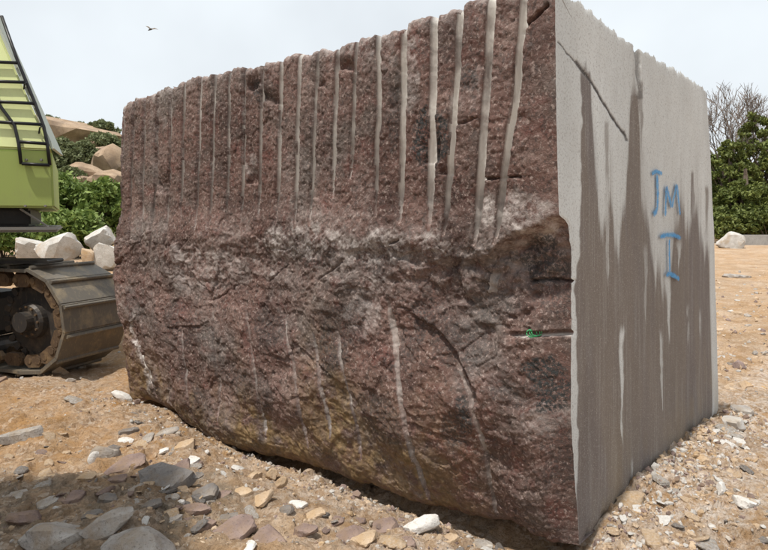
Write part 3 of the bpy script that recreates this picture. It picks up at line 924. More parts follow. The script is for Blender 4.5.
# painted marks: J M over a barred stroke, as thin paint on the sawn side
def brush(strokes, name="painted_letter"):
    mb = MB(); E_ = []
    for pts, w in strokes:
        pts = np.array(pts, float)
        n = 14
        L = np.concatenate([[0], np.cumsum(np.hypot(*np.diff(pts, axis=0).T))]); q = np.linspace(0, L[-1], n)
        xs = np.interp(q, L, pts[:, 0]); ys = np.interp(q, L, pts[:, 1])
        P = [on_plane(x, y, NR, nR) for x, y in zip(xs, ys)]
        V = []
        for i, p in enumerate(P):
            tdir = P[min(i + 1, n - 1)] - P[max(i - 1, 0)]; tdir /= np.linalg.norm(tdir)
            sd = np.cross(nR, tdir); ww = w * 1.35 * (.85 + .3 * random.random()) * (.7 if i in (0, n - 1) else 1) / 2
            for e_ in (-1, -.5, 0, .5, 1): V.append(p + sd * ww * e_ + nR * .0135 - BO)
        mb.add(V, [(5 * i + k, 5 * i + k + 1, 5 * i + k + 6, 5 * i + k + 5) for i in range(n - 1) for k in range(4)])
        E_ += [[abs(e_) if 0 < i < n - 1 else 1, 0, 0] for i in range(n) for e_ in (-1, -.5, 0, .5, 1)]
    me_ = mb.mesh(name); set_col(me_, "masks", np.array(E_, float))
    return link(name, me_, block, (M['blue'],))
o = brush([([(649, 174), (654, 171.5), (660, 174)], .026), ([(654.5, 173), (655.5, 195), (655, 208), (653, 214), (650, 211)], .04)]); tag(o, "blue painted letter J")
o = brush([([(663, 217), (664, 186)], .036), ([(664, 186), (669.5, 208)], .034), ([(669.5, 208), (674.5, 184)], .034), ([(674.5, 184), (678, 216)], .036)]); tag(o, "blue painted letter M")
o = brush([([(657, 237), (664, 235), (672, 235), (679, 238.5)], .028), ([(667, 238), (667, 250), (667.5, 273)], .036), ([(663.5, 275), (668, 273.5), (672, 275.5), (677.5, 279.5)], .03)], "painted_mark"); tag(o, "blue painted stroke with bars at top and foot")

# twine caught in the horizontal drill hole
tw = MB()
for k in range(3):
    c = PF.reshape(-1, 3)[np.argmin((PX - 534 - k * 3.2) ** 2 + (PY - 332.5) ** 2)] + nFt * .004; pts = []
    for i in range(13):
        an = 2 * math.pi * i / 12
        pts.append(c + nFt * (.012 + .012 * math.cos(an)) * 1.0 + np.array([0, 0, .018]) * math.sin(an) + dF * (.02 * math.cos(an) + .006 * k))
    tw.tube(pts, .0022, 5)
tag(tw.build("twine", M['twine'], None, True), "loops of bright green twine in the horizontal drill hole near the block's edge", "twine")

# ------------------------------------------------------------------ stones
def rock_mesh(name, seed, sub=3, nplanes=12, scale=(1, 1, 1), rough=.04, flat=0, keep=.8, blocky=False, soft=55):
    rs_ = np.random.RandomState(seed)
    bm = bmesh.new(); bmesh.ops.create_icosphere(bm, subdivisions=sub, radius=1)
    D = np.array([v.co[:] for v in bm.verts]); Fc = np.array([[v.index for v in f.verts] for f in bm.faces]); bm.free()
    D /= np.linalg.norm(D, axis=1)[:, None]
    N = rs_.normal(size=(nplanes, 3))
    if flat: N[:, 2] *= .25
    if blocky:
        q = np.array([[1, 0, 0], [-1, 0, 0], [0, 1, 0], [0, -1, 0], [0, 0, 1], [0, 0, -1]], float)
        N = np.vstack([q + rs_.normal(size=q.shape) * .16, N[:3]])
    N /= np.linalg.norm(N, axis=1)[:, None]
    if flat: N = np.vstack([N, [[rs_.normal() * .05, rs_.normal() * .05, 1], [rs_.normal() * .05, rs_.normal() * .05, -1]]])
    dist = rs_.uniform(.55, 1.0, len(N)) * keep + (1 - keep)
    if blocky: dist[:6] = rs_.uniform(.6, .78, 6); dist[6:] = rs_.uniform(.85, 1.0, len(N) - 6)
    if flat: dist[:-2] = rs_.uniform(.55, .85, len(N) - 2); dist[-2:] = .42
    dots = D @ N.T
    rr = np.where(dots > .05, dist[None] / np.maximum(dots, .05), 9)
    rr = np.minimum(rr, 1.2)
    r = -np.log(np.exp(-rr * soft).sum(1)) / soft
    P = D * r[:, None]
    if rough:
        P = P * (1 + rough * fbm(P[:, 0] * 3 + seed, P[:, 1] * 3, P[:, 2] * 3, 3, seed % 97) + rough * .35 * fbm(P[:, 0] * 9 + seed, P[:, 1] * 9, P[:, 2] * 9, 2, seed % 91))[:, None]
    P = P * np.array(scale) * (np.array([1.15, 1.15, 2.3]) if flat else 1.0)
    m_ = np_mesh(name, P, Fc, True)
    m_.set_sharp_from_angle(angle=math.radians(24))
    return m_

NOTABLE = []
def SHORT(lb):
    w_ = lb.split()
    for k, q in enumerate(w_):
        if k > 3 and q in ('with', 'poking', 'beside', 'lying', 'right', 'under', 'standing', 'leaning', 'behind', 'half', 'at', 'in', 'near', 'on', 'tilted', 'left', 'sticking', 'by', 'lower', 'between'):
            w_ = w_[:k]; break
    w_ = w_[:7]
    while w_[-1] in ('a', 'an', 'the', 'of', 'in', 'at', 'its', 'with', 'under', 'on', 'out', 'to', 'up', 'left', 'right', 'half', "block's"): w_ = w_[:-1]
    return w_

def beside(x, y, avoid=None):
    """which named stone is nearest, and on which side of it (x, y) lies as one looks at the place"""
    q = min(NOTABLE, key=lambda q: (q[0] - x) ** 2 + (q[1] - y) ** 2)
    nx, ny = project(np.array([q[0], q[1], 0.0])); mx, my = project(np.array([x, y, 0.0]))
    dx, dy = mx - nx, (my - ny) * 1.3
    rel = ("right of" if dx > 0 else "left of") if abs(dx) > abs(dy) else ("in front of" if dy > 0 else "behind")
    return rel, " ".join(SHORT(q[2]))
def stone(label, cat, px, py, wpx, prop, mat, name="stone", tilt=(0, 0), rz=None, seed=0, sink=.3, depth=None, z=None, group=None, sub=3, npl=10, flat=0, rough=.045, blocky=False, soft=55):
    """stone standing where the photo shows it; wpx = its width in photo pixels, prop = depth and height relative to width"""
    if depth is None:
        Z = 0.0
        for _ in range(6):
            p = on_z(px, py, Z); Z = float(G(p[0], p[1]))
        p = on_z(px, py, Z)
    else:
        p = at_depth(px, py, depth); Z = float(z if z is not None else p[2])
    half = wpx / F * p[1] / 2
    me_ = rock_mesh(name, seed + 1, sub, npl, (half * 1.05, half * prop[0] * 1.05, half * prop[1] * 1.05), rough, flat, blocky=blocky, soft=soft)
    if depth is None: NOTABLE.append((p[0], p[1], label))
    o_ = link(name, me_, None, (mat,))
    o_.location = (p[0], p[1], Z + half * prop[1] * (1 - 2 * sink))
    o_.rotation_euler = (tilt[0], tilt[1], (seed * 1.7) % 6.28 if rz is None else rz)
    tag(o_, label, cat, group)
    return o_

R_ = math.radians
stone("jagged white stone shard poking up at the foot of the drilled face", "stone", 421, 530, 36, (.5, .55), M['white'], "white_shard", (R_(12), R_(-14)), .2, 31, .25, npl=9)
stone("small white triangular shard beside the block's lower left corner", "stone", 122, 399, 19, (.6, .6), M['white'], "white_shard", (0, R_(20)), .1, 12, .3, npl=7)
stone("long flat grey stone lying alone on orange dirt at the left edge", "stone", 26, 437, 40, (.35, .28), M['grey'], "flat_stone", (0, R_(-8)), .2, 5, .3, flat=1)
stone("pale pointed wedge of stone standing up in the rubble left of the block", "stone", 106, 462, 26, (.55, .95), M['grey'], "wedge_stone", (R_(10), R_(14)), .3, 23, .3, npl=8)
stone("thin pale upright flake leaning on the pale pointed wedge", "stone", 95, 461, 11, (.5, 1.3), M['white'], "stone_flake", (0, R_(25)), .5, 9, .3, npl=7)
stone("dark grey chip behind the pale pointed wedge", "stone", 113, 452, 18, (.6, .5), M['dark'], "stone_chip", (R_(10), 0), 1.5, 14, .3, npl=8)
stone("flat purple brown slab right of the pale pointed wedge", "stone slab", 130, 464, 38, (.85, .16), M['purple'], "stone_slab", (R_(10), R_(-12)), .5, 17, .35, flat=1)
stone("large tilted grey brown slab with a dark hollow under its front edge", "stone slab", 166, 488, 62, (.75, .28), M['dark'], "stone_slab", (R_(15), R_(-16)), .35, 21, .25, flat=1)
stone("small rounded grey stone under the large tilted slab", "stone", 175, 499, 9, (.9, .8), M['grey'], "round_stone", (0, 0), .2, 3, .25)
stone("small pale rounded stone beside the dark grey square slab", "stone", 181, 504, 7, (.9, .8), M['white'], "round_stone", (0, 0), .9, 4, .2)
stone("dark grey square slab tilted beside the large brown slab", "stone slab", 206, 496, 32, (.8, .3), M['dark'], "stone_slab", (R_(12), R_(-20)), .3, 37, .25, flat=1)
stone("low dark purple slab half buried in front of the dark grey square slab", "stone slab", 198, 511, 32, (.55, .2), M['purple'], "stone_slab", (R_(4), 0), .1, 41, .35, flat=1)
stone("purple triangular slab with a dark gap on its right, at bottom of the rubble", "stone slab", 236, 533, 46, (.9, .2), M['purple'], "stone_slab", (R_(10), R_(-10)), .5, 43, .25, flat=1, npl=6)
stone("purple slab lying right of the dark gap at the bottom edge", "stone slab", 268, 540, 34, (1.2, .22), M['purple'], "stone_slab", (R_(8), R_(-14)), .8, 47, .3, flat=1, npl=7)
stone("white chip in the gap between the two purple slabs", "stone", 250, 546, 13, (1.3, .3), M['white'], "stone_chip", (0, R_(-20)), .4, 48, .3, npl=6)
stone("broad grey shaded boulder in the bottom left corner", "boulder", 56, 545, 66, (.8, .55), M['grey'], "boulder", (R_(5), R_(8)), .3, 53, .35, npl=14)
stone("long grey shaded stone lying between two boulders at bottom left", "boulder", 110, 528, 58, (.5, .38), M['grey'], "boulder", (R_(5), R_(-20)), .25, 57, .35, npl=14)
stone("smooth pale grey boulder at the bottom edge left of the purple slabs", "boulder", 142, 556, 96, (.5, .35), M['grey'], "boulder", (R_(4), R_(6)), -.1, 59, .3, npl=16, rough=.03)
stone("dark flat stone half buried in shaded dirt", "stone", 108, 501, 26, (.6, .3), M['dark'], "flat_stone", (R_(8), R_(8)), .4, 60, .35, flat=1)
stone("knobbly brown shaded stone at the left of bottom corner boulder", "stone", 24, 520, 30, (.7, .5), M['purple'], "stone", (R_(8), R_(4)), .4, 61, .4)
stone("tan rounded stone near the block's shadow, left of the leaning tan flake", "stone", 254, 479, 16, (.8, .65), M['tan'], "tan_stone", (0, R_(-10)), .2, 63, .25)
stone("brown tan stone in the shadow edge beside the leaning flake", "stone", 272, 479, 13, (.8, 1.0), M['tan'], "tan_stone", (0, 0), .7, 64, .25)
stone("finger shaped tan flake leaning in front of the block", "stone", 281, 488, 10, (.6, 1.6), M['tan'], "stone_flake", (R_(10), R_(32)), .2, 66, .25, npl=8)
stone("flat tan stone lying left of the brown tan stone", "stone", 243, 493, 19, (.8, .35), M['tan'], "flat_stone", (R_(6), R_(-8)), .2, 67, .3, flat=1)
stone("blue grey pebble in the pale gravel in front of the block", "stone", 286, 512, 15, (.7, .6), M['dark'], "round_stone", (0, 0), .4, 69, .3)
stone("brown slab with a dark underside in the gravel", "stone slab", 303, 532, 24, (.7, .32), M['purple'], "stone_slab", (R_(8), R_(-6)), .1, 71, .25, flat=1)
stone("flat brown slab in the dirt left of the white shard", "stone slab", 350, 536, 32, (.9, .16), M['purple'], "stone_slab", (R_(8), R_(-16)), .5, 73, .3, flat=1)
stone("wide brown slab near the foot of the drilled face", "stone slab", 385, 527, 36, (.6, .2), M['purple'], "stone_slab", (R_(6), R_(-12)), .2, 75, .3, flat=1)
stone("pale grey slab sticking out at the block's far right corner", "stone slab", 733, 425, 34, (.6, .3), M['whiterock'], "stone_slab", (R_(6), R_(10)), .4, 77, .3, flat=1)
stone("thin grey slab lying behind the far right corner", "stone slab", 742, 412, 34, (.5, .2), M['grey'], "stone_slab", (R_(4), R_(8)), .2, 79, .3, flat=1)
stone("upright pale chip on the yellow sand right of the block", "stone", 721, 492, 11, (.7, 1.2), M['white'], "stone_chip", (0, R_(14)), .3, 81, .25)
stone("white slab at the right edge of the picture on crushed stone", "stone slab", 745, 506, 26, (.8, .35), M['white'], "stone_slab", (R_(8), R_(18)), .6, 83, .25, flat=1)
stone("second white slab lower on the right edge", "stone slab", 739, 532, 22, (1.0, .35), M['white'], "stone_slab", (R_(10), R_(20)), .9, 85, .25, flat=1)
stone("rounded white stone left of the two white slabs", "stone", 730, 528, 13, (.8, .8), M['white'], "round_stone", (0, 0), .1, 87, .25)
stone("tan stone by the sawn face near its far end", "stone", 704, 462, 17, (.8, .55), M['tan'], "tan_stone", (0, R_(8)), .1, 89, .3)
stone("grey flat slabs lying far out on the yellow sand", "stone slab", 735, 279, 30, (.6, .14), M['grey'], "stone_slab", (0, R_(3)), .1, 91, .35, depth=17.5, z=float(G(9.6, 17.5)), flat=1)
stone("small brown clod on the sand right of the block", "clod", 731, 365, 14, (.7, .35), M['dark'], "clod", (0, 0), .1, 93, .3)
stone("big tan boulder resting on sand below the trees", "boulder", 731, 246, 25, (.8, .8), M['whiterock'], "boulder", (0, R_(6)), .1, 95, .25, depth=34, z=float(G(18.6, 34.)), npl=11)
stone("pale stone fragment under the block's lower left edge", "stone", 166, 433, 22, (.7, .3), M['grey'], "stone", (R_(4), R_(-10)), .3, 97, .3)
stone("light chip lying near the block's lower left edge", "stone", 163, 452, 12, (.8, .4), M['white'], "stone_chip", (0, R_(-14)), .3, 98, .3)
stone("flat tan slab between the light chip and the block", "stone slab", 185, 447, 26, (.7, .25), M['tan'], "stone_slab", (R_(6), R_(-14)), .4, 99, .3, flat=1)
stone("grey shard lying in the shadow of the lower left overhang", "stone", 132, 432, 20, (.5, .3), M['dark'], "stone", (0, R_(-6)), .2, 100, .3, flat=1)

rsc = np.random.RandomState(21); used_labels = set()
for i, (x, y, w, m_) in enumerate([(150, 452, 22, 'dark'), (141, 476, 20, 'purple'), (178, 470, 26, 'purple'), (196, 478, 22, 'dark'), (216, 512, 20, 'grey'), (222, 496, 17, 'purple'), (152, 505, 20, 'dark'), (137, 489, 18, 'grey'),
                                   (120, 480, 18, 'purple'), (232, 516, 20, 'dark'), (170, 521, 26, 'grey'), (205, 527, 24, 'purple'), (88, 478, 20, 'tan'), (146, 440, 16, 'grey'), (124, 441, 15, 'white'), (192, 462, 18, 'white'),
                                   (70, 500, 26, 'purple'), (45, 506, 22, 'grey'), (90, 517, 20, 'dark'), (20, 497, 24, 'grey'), (318, 514, 20, 'tan'), (333, 524, 18, 'purple'), (262, 500, 22, 'tan'), (300, 505, 18, 'white'),
                                   (366, 540, 26, 'tan'), (404, 544, 24, 'purple'), (447, 541, 22, 'tan'), (480, 546, 24, 'grey')]):
    cn_ = {'dark': 'dark grey', 'purple': 'purple brown', 'grey': 'light grey', 'tan': 'tan', 'white': 'off white'}[m_]
    rel_, nb_ = beside(*on_z(x, y)[:2])
    lab_ = "%s %s stone flake %s the %s" % ('broad flat' if w > 21 else 'flat', cn_, rel_, nb_)
    if lab_ in used_labels: lab_ = lab_.replace(" stone flake", " second flake")
    used_labels.add(lab_)
    keep_ = len(NOTABLE)
    stone(lab_, "stone flake", x, y, w, (.7, .16 + .1 * rsc.rand()), M[m_], "stone_flake", (R_(rsc.uniform(2, 18)), R_(rsc.uniform(-24, 4))), rsc.uniform(0, 1), 600 + 3 * i, .3, flat=1, npl=6)
    del NOTABLE[keep_:]

# pale quarry rocks behind the tracks
stone("white quarry rock at the left behind the black plate", "rock", 32, 261, 37, (.8, .7), M['whiterock'], "quarry_rock", (R_(6), R_(10)), .3, 111, .08, depth=15, npl=3, blocky=True)
stone("big sloping white quarry rock in the middle of the row", "rock", 62, 264, 50, (.9, .68), M['whiterock'], "quarry_rock", (R_(4), R_(-24)), .5, 119, .08, depth=14.5, npl=3, blocky=True)
stone("tilted pale rock leaning on top of a neighbour next to the block", "rock", 102, 250, 32, (.9, .75), M['whiterock'], "quarry_rock", (R_(6), R_(-32)), .2, 115, .05, depth=15.2, npl=3, blocky=True)
stone("squat pale rock at the right end of the row beside the block", "rock", 108, 266, 32, (.9, .85), M['whiterock'], "quarry_rock", (0, R_(4)), .1, 117, .08, depth=14.6, npl=3, blocky=True)
stone("small rust stained rock between the big sloping rock and the squat one", "rock", 89, 264, 17, (.9, 1.0), M['tan'], "quarry_rock", (0, R_(10)), .1, 113, .08, depth=14.4, npl=3, blocky=True)

# boulders on the hill: (label, px, py of base, width, prop, depth)
for i, (lb, px, py, w, pr, dep) in enumerate([
        ("long whaleback boulder on the hill crest under the trees", 72, 147, 66, (.8, .36), 52),
        ("rounded brown boulder left of the cracked pile on the hill", 87, 183, 27, (.8, .62), 33),
        ("largest tan boulder of the hillside pile beside the block", 110, 181, 30, (.9, .95), 34),
        ("low tan boulder at the foot of the hillside pile", 110, 189, 34, (.8, .45), 31),
        ("small grey boulder above the hillside pile", 108, 160, 20, (.8, .6), 42),
        ("half hidden boulder above the bushes beside the green machine", 84, 188, 26, (.8, .4), 30),
        ("grey boulder sitting in scrub just below the whaleback", 96, 152, 18, (.8, .6), 46),
        ("little tan boulder on the crest just left of the tallest crest tree", 93, 141, 9, (.8, .7), 50),
        ("tiny boulder in the scrub below the machine's slanted edge", 66, 158, 9, (.9, .7), 40),
        ("upright tan boulder wedged left of the largest one", 97, 178, 11, (.8, 1.1), 33),
        ("small round boulder on top of the hillside pile", 103, 166, 13, (.8, .7), 36)]):
    p = on_hill(px, py); w *= 1.35; dep = float(p[1])
    stone(lb, "boulder", px, py, w, pr, M['boulder'], "boulder", (R_(3 * (i % 3)), R_(8 - 5 * (i % 4))), .4 * i, 131 + 4 * i, .08, depth=dep, z=p[2] - .1, npl=9, rough=.08, soft=22)

# loose stones one can pick out: individuals in groups; the rest is gravel
def blocked(x, y):
    a, b = foot(x, y); return (a > -.04) & (a < LF + .05) & (b > -.02) & (b < LR + .05)
kinds = [("brown", 'purple'), ("tan", 'tan'), ("grey", 'dark'), ("pale", 'white'), ("light grey", 'grey')]
proto = {}
for kn, mk_ in kinds:
    proto[kn] = [rock_mesh("loose_stone", 300 + 7 * q + hash_, 3, 8, (1, .8, .16 if q % 3 else .4), .06, 1 if q % 3 else 0) for hash_, q in zip(range(0, 60, 10), range(6))]
    for m_ in proto[kn]: m_.materials.append(M[mk_])
rs2 = np.random.RandomState(5)
zones = [("in front of the drilled face", lambda: (rs2.uniform(140, 560), rs2.uniform(425, 550)), 62, [.35, .35, .1, .1, .1]),
         ("in the shaded rubble at bottom left", lambda: (rs2.uniform(0, 215), rs2.uniform(468, 550)), 36, [.3, .15, .3, .05, .2]),
         ("on the orange dirt left of the block", lambda: (rs2.uniform(0, 150), rs2.uniform(385, 465)), 26, [.3, .45, .1, .05, .1]),
         ("on the crushed stone right of the sawn face", lambda: (rs2.uniform(590, 768), rs2.uniform(420, 550)), 64, [.12, .45, .05, .28, .1])]
for zn, rnd_, cnt, pr in zones:
    k = 0; tries = 0
    while k < cnt and tries < 2000:
        tries += 1
        px, py = rnd_(); p = on_z(px, py)
        if blocked(p[0], p[1]): continue
        kn = kinds[rs2.choice(5, p=pr)][0]
        size = np.clip(rs2.lognormal(math.log(.034), .45), .018, .095)
        me_ = proto[kn][rs2.randint(6)]
        o_ = bpy.data.objects.new("loose_stone", me_); COL.objects.link(o_)
        o_.scale = (size, size, size * rs2.uniform(.7, 1.3))
        o_.location = (p[0], p[1], float(G(p[0], p[1])) - size * .01)
        o_.rotation_euler = (rs2.normal() * .3, rs2.normal() * .3, rs2.uniform(0, 6.28))
        rel, nb = beside(p[0], p[1])
        lab = "small %s stone chip %s the %s" % (kn, rel, nb)
        tag(o_, lab, "stone chip", "%s stone chips %s the %s" % (kn, rel, nb))
        k += 1

def gravel(name, label, n, sampler, smin, smax, mats, seed):
    r3 = np.random.RandomState(seed)
    bm = bmesh.new(); bmesh.ops.create_icosphere(bm, subdivisions=0 if False else 1, radius=1)
    bm.free(); bm = bmesh.new(); bmesh.ops.create_icosphere(bm, subdivisions=1, radius=1)
    bmesh.ops.delete(bm, geom=[v for v in bm.verts if random.random() < .0], context='VERTS')
    D = np.array([v.co[:] for v in bm.verts]); Fc = np.array([[v.index for v in f.verts] for f in bm.faces]); bm.free()
    X, Y = sampler(r3, n)
    ok = ~blocked(X, Y); X, Y = X[ok], Y[ok]; n = len(X)
    Z = G(X, Y)
    size = smin * (smax / smin) ** (r3.rand(n) ** 2.2)
    P = D[None] * (1 + .7 * (r3.rand(n, len(D), 1) - .5)) * r3.uniform(.35, 1.2, (n, 1, 3)) * size[:, None, None]
    an = r3.rand(n) * 6.28; c, s_ = np.cos(an)[:, None], np.sin(an)[:, None]
    x = P[..., 0] * c - P[..., 1] * s_; y = P[..., 0] * s_ + P[..., 1] * c
    ta = r3.normal(size=n)[:, None] * .5
    y2 = y * np.cos(ta) - P[..., 2] * np.sin(ta); z2 = y * np.sin(ta) + P[..., 2] * np.cos(ta)
    V = np.stack([x + X[:, None], y2 + Y[:, None], z2 + Z[:, None] - size[:, None] * .05], -1).reshape(-1, 3)
    Q = (Fc[None] + (np.arange(n) * len(D))[:, None, None]).reshape(-1, 3)
    me_ = np_mesh(name, V, Q, False)
    for m_ in mats: me_.materials.append(m_)
    mi = np.repeat(r3.randint(0, len(mats), n), len(Fc)).astype(np.int32)
    me_.polygons.foreach_set("material_index", mi)
    return tag(link(name, me_), label, None, None, "stuff")
def samp_front(r3, n):
    px = r3.uniform(-30, 800, n); py = 372 + 185 * r3.rand(n) ** .75
    d = [on_z(a, b) for a, b in zip(px, py)]; d = np.array(d); return d[:, 0], d[:, 1]
gravel("gravel", "fine broken gravel scattered over the dirt", 3600, samp_front, .003, .018, [M['tan'], M['tan'], M['purple'], M['tan'], M['grey'], M['dark'], M['tan'], M['whiterock']], 3)
def samp_far(r3, n):
    px = np.where(r3.rand(n) < .7, r3.uniform(700, 800, n), r3.uniform(-20, 130, n)); py = 262 + 130 * r3.rand(n)
    d = np.array([on_z(a, b) for a, b in zip(px, py)]); return d[:, 0], d[:, 1]
gravel("far_gravel", "scattered clods and gravel on the open ground farther off", 700, samp_far, .012, .075, [M['tan'], M['tan'], M['purple'], M['grey'], M['whiterock']], 8)
def samp_foot(r3, n):
    k = n // 3
    a = r3.uniform(0, LF, k); b = -np.abs(r3.normal(size=k)) * .28 + .05
    a2 = -np.abs(r3.normal(size=n - k)) * .25; b2 = r3.uniform(-.3, LR, n - k)
    A = np.concatenate([a, a2]); B = np.concatenate([b, b2])
    return NR[0] + dF[0] * A + dR[0] * B, NR[1] + dF[1] * A + dR[1] * B
gravel("crushed_stone", "crushed pale stone heaped along the foot of the block", 6500, samp_foot, .004, .026, [M['tan'], M['whiterock'], M['whiterock'], M['purple'], M['tan']], 4)

# ------------------------------------------------------------------ excavator (undercarriage and swung house)
E1 = np.array([-.94, .342, 0.]); E2 = np.array([.342, .94, 0.]); EZ = np.array([0, 0, 1.])
A0 = at_depth(64, 330, 6.05); A0[2] = 0
ex = empty("excavator", (float(A0[0] + E1[0] * 1.9), float(A0[1] + E1[1] * 1.9), 0.))
tag(ex, "lime green crawler excavator at left edge with muddy steel tracks and black ladder", "excavator")
EO = np.array(ex.location)
def tpt(a, b, z): return A0 + E1 * a + E2 * b + EZ * z - EO
Rr = .53; LEN = 3.6
def loop(s, r):
    """stadium path at radius r; s runs along the nominal belt of radius Rr"""
    straight = LEN - 2 * Rr; per = 2 * straight + 2 * math.pi * Rr
    s %= per
    zc = Rr + .02
    if s < math.pi * Rr:                       # near end arc, bottom to top
        a = -math.pi / 2 + s / Rr
        return (Rr - math.cos(a) * r, zc + math.sin(a) * r, a)
    s -= math.pi * Rr
    if s < straight: return (Rr + s, zc + r, math.pi / 2)
    s -= straight
    if s < math.pi * Rr:
        a = math.pi / 2 + s / Rr
        return (LEN - Rr - math.cos(a) * r, zc + math.sin(a) * r, a)
    s -= math.pi * Rr
    return (LEN - Rr - s, zc - r, -math.pi / 2)
PER = 2 * (LEN - 2 * Rr) + 2 * math.pi * Rr
def track(b0, seg_w):
    NS = 30
    shoe0 = None
    for k in range(NS):
        s = (k + .18) * PER / NS
        a, z, an = loop(s, Rr - .02)
        out = np.array([0, 0, 0.]) + E1 * (-math.cos(an)) + EZ * math.sin(an)     # outward
        along = E1 * math.sin(an) + EZ * math.cos(an)
        mb = MB()
        c = tpt(a, b0 + seg_w / 2, z)
        mb.frame_box(c + out * .003 * (k % 2), along, E2, out, .286, seg_w, .034, .010)
        mb.frame_box(c + along * .108 + out * .03, along, E2, out, .035, seg_w - .03, .045, .012)    # grouser bar
        o_ = mb.build("track_shoe", M['shoe'], ex)
        # chain link pair, offset inward
        a2, z2, _ = loop(s, Rr - .125)
        for bb in (b0 + .09, b0 + .34):
            lk = MB()
            c2 = tpt(a2, bb, z2)
            lk.frame_box(c2, along, E2, out, .23, .06, .13, .045)
            lk.tube([c2 - along * .05 - E2 * .035, c2 - along * .05 + E2 * .05], .030, 8)
            lk.tube([c2 + along * .075 - E2 * .04, c2 + along * .075 + E2 * .06], .032, 8)
            lk.build("track_link", M['chain'], ex)
    sp = MB()                                     # sprocket ring with teeth, then hub and drum
    cz = Rr + .02
    for k in range(22):
        an = 2 * math.pi * k / 22
        c = tpt(Rr - math.cos(an) * .37, b0 + .16, cz + math.sin(an) * .37)
        out = -math.cos(an) * E1 + math.sin(an) * EZ; al = math.sin(an) * E1 + math.cos(an) * EZ
        sp.frame_box(c, al, E2, out, .06, .07, .09, .018)
    for (rad, b_, c_) in ((.345, b0 + .14, b0 + .24),):
        sp.tube([tpt(Rr, b_, cz), tpt(Rr, c_, cz)], rad, 32)
    sp.build("sprocket", M['hub'], ex)
    hb = MB(); hb.tube([tpt(Rr, b0 + .28, cz), tpt(Rr, b0 + .08, cz), tpt(Rr, b0 + .05, cz)], [.19, .18, .16], 28)
    hb.tube([tpt(Rr, b0 + .06, cz), tpt(Rr, b0 - .04, cz)], .10, 20)
    hub = hb.build("drive_hub", M['hub'], ex)
    for k in range(12):
        bt = MB()
        an = 2 * math.pi * k / 12
        p = tpt(Rr - math.cos(an) * .145, b0 + .052, cz + math.sin(an) * .145); bt.tube([p, p - E2 * .02], .012, 6); bt.build("bolt", M['chain'], hub)
    fr = MB(); fr.frame_box(tpt(LEN / 2 + .25, b0 + seg_w / 2, Rr + .03), E1, E2, EZ, LEN - 2.0 + .2, .42, .46, .06); fr.build("track_frame", M['black'], ex)
    for k in range(4):
        rl = MB(); rl.tube([tpt(Rr + .75 + k * .6, b0 + .12, .2), tpt(Rr + .75 + k * .6, b0 + seg_w - .12, .2)], .11, 14); rl.build("roller", M['hub'], ex)
track(0.0, .84)
track(-2.7, .84)
fr = MB(); fr.frame_box(tpt(1.9, -.93, .75), E1, E2, EZ, 1.3, 1.9, .5, .08); fr.build("carbody", M['black'], ex)
fr = MB(); fr.tube([tpt(2.1, -.9, .95), tpt(2.1, -.9, 1.46)], .62, 32); fr.build("swing_ring", M['black'], ex)
pl = MB(); pc = at_depth(34, 261, 6.4); pl.frame_box(pc - EO + np.array([-.42, 0, 0]), np.array([1, .05, 0]), np.array([-.05, 1, 0]), EZ, 1.25, .35, .035, .010)
pl.build("step_plate", M['black'], ex)

hC = at_depth(54.5, 208, 6.3); z0h = hC[2]; hC[2] = 0
h1 = np.array([-.903, -.43, 0.]); h2 = np.array([-.438, .899, 0.])       # along the visible face to the left; towards the rear
zb = 1.55 + (221 - 229) / F * 6.3; zm = at_depth(54, 151, 6.3)[2]
def hp(a, b, z): return hC + h1 * a + h2 * b + EZ * z - EO
def prism(name, mat, pts_lo, pts_hi):
    mb = MB(); n = len(pts_lo)
    mb.add(list(pts_lo) + list(pts_hi), [tuple(range(n))[::-1], tuple(range(n, 2 * n))] + [(i, (i + 1) % n, (i + 1) % n + n, i + n) for i in range(n)])
    me_ = mb.mesh(name)
    bm = bmesh.new(); bm.from_mesh(me_); bmesh.ops.bevel(bm, geom=bm.edges[:], offset=.02, segments=2, affect='EDGES'); bm.to_mesh(me_); bm.free()
    return link(name, me_, ex, (mat,))
LW, DW = 4.2, 2.6
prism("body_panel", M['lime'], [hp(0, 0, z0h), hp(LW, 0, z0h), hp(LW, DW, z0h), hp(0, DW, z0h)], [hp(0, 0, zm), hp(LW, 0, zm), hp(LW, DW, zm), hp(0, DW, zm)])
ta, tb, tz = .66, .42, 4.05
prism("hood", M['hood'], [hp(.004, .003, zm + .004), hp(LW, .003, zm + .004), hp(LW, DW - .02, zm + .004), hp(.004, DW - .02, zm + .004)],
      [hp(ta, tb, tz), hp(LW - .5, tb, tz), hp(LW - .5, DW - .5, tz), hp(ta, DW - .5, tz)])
# pale weathered sheet over the hood's slanted right side
sd = MB()
q0, q1, q2, q3 = hp(0, 0.0, zm + .02), hp(-.07, .75, zm + .02), hp(ta - .07, tb + .75, tz), hp(ta, tb, tz)
nn = np.cross(q1 - q0, q3 - q0); nn /= np.linalg.norm(nn)
if np.dot(nn, -h1) < 0: nn = -nn
sd.add([q - nn * .004 for q in (q0, q1, q2, q3)] + [q + nn * .02 for q in (q0, q1, q2, q3)],
       [(0, 3, 2, 1), (4, 5, 6, 7), (0, 1, 5, 4), (1, 2, 6, 5), (2, 3, 7, 6), (3, 0, 4, 7)])
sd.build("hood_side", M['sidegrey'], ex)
prism("underframe", M['black'], [hp(.22, .16, zb + .03), hp(LW, .16, zb + .03), hp(LW, DW - .1, zb + .03), hp(.22, DW - .1, zb + .03)],
      [hp(.22, .16, z0h - .004), hp(LW, .16, z0h - .004), hp(LW, DW - .1, z0h - .004), hp(.22, DW - .1, z0h - .004)])
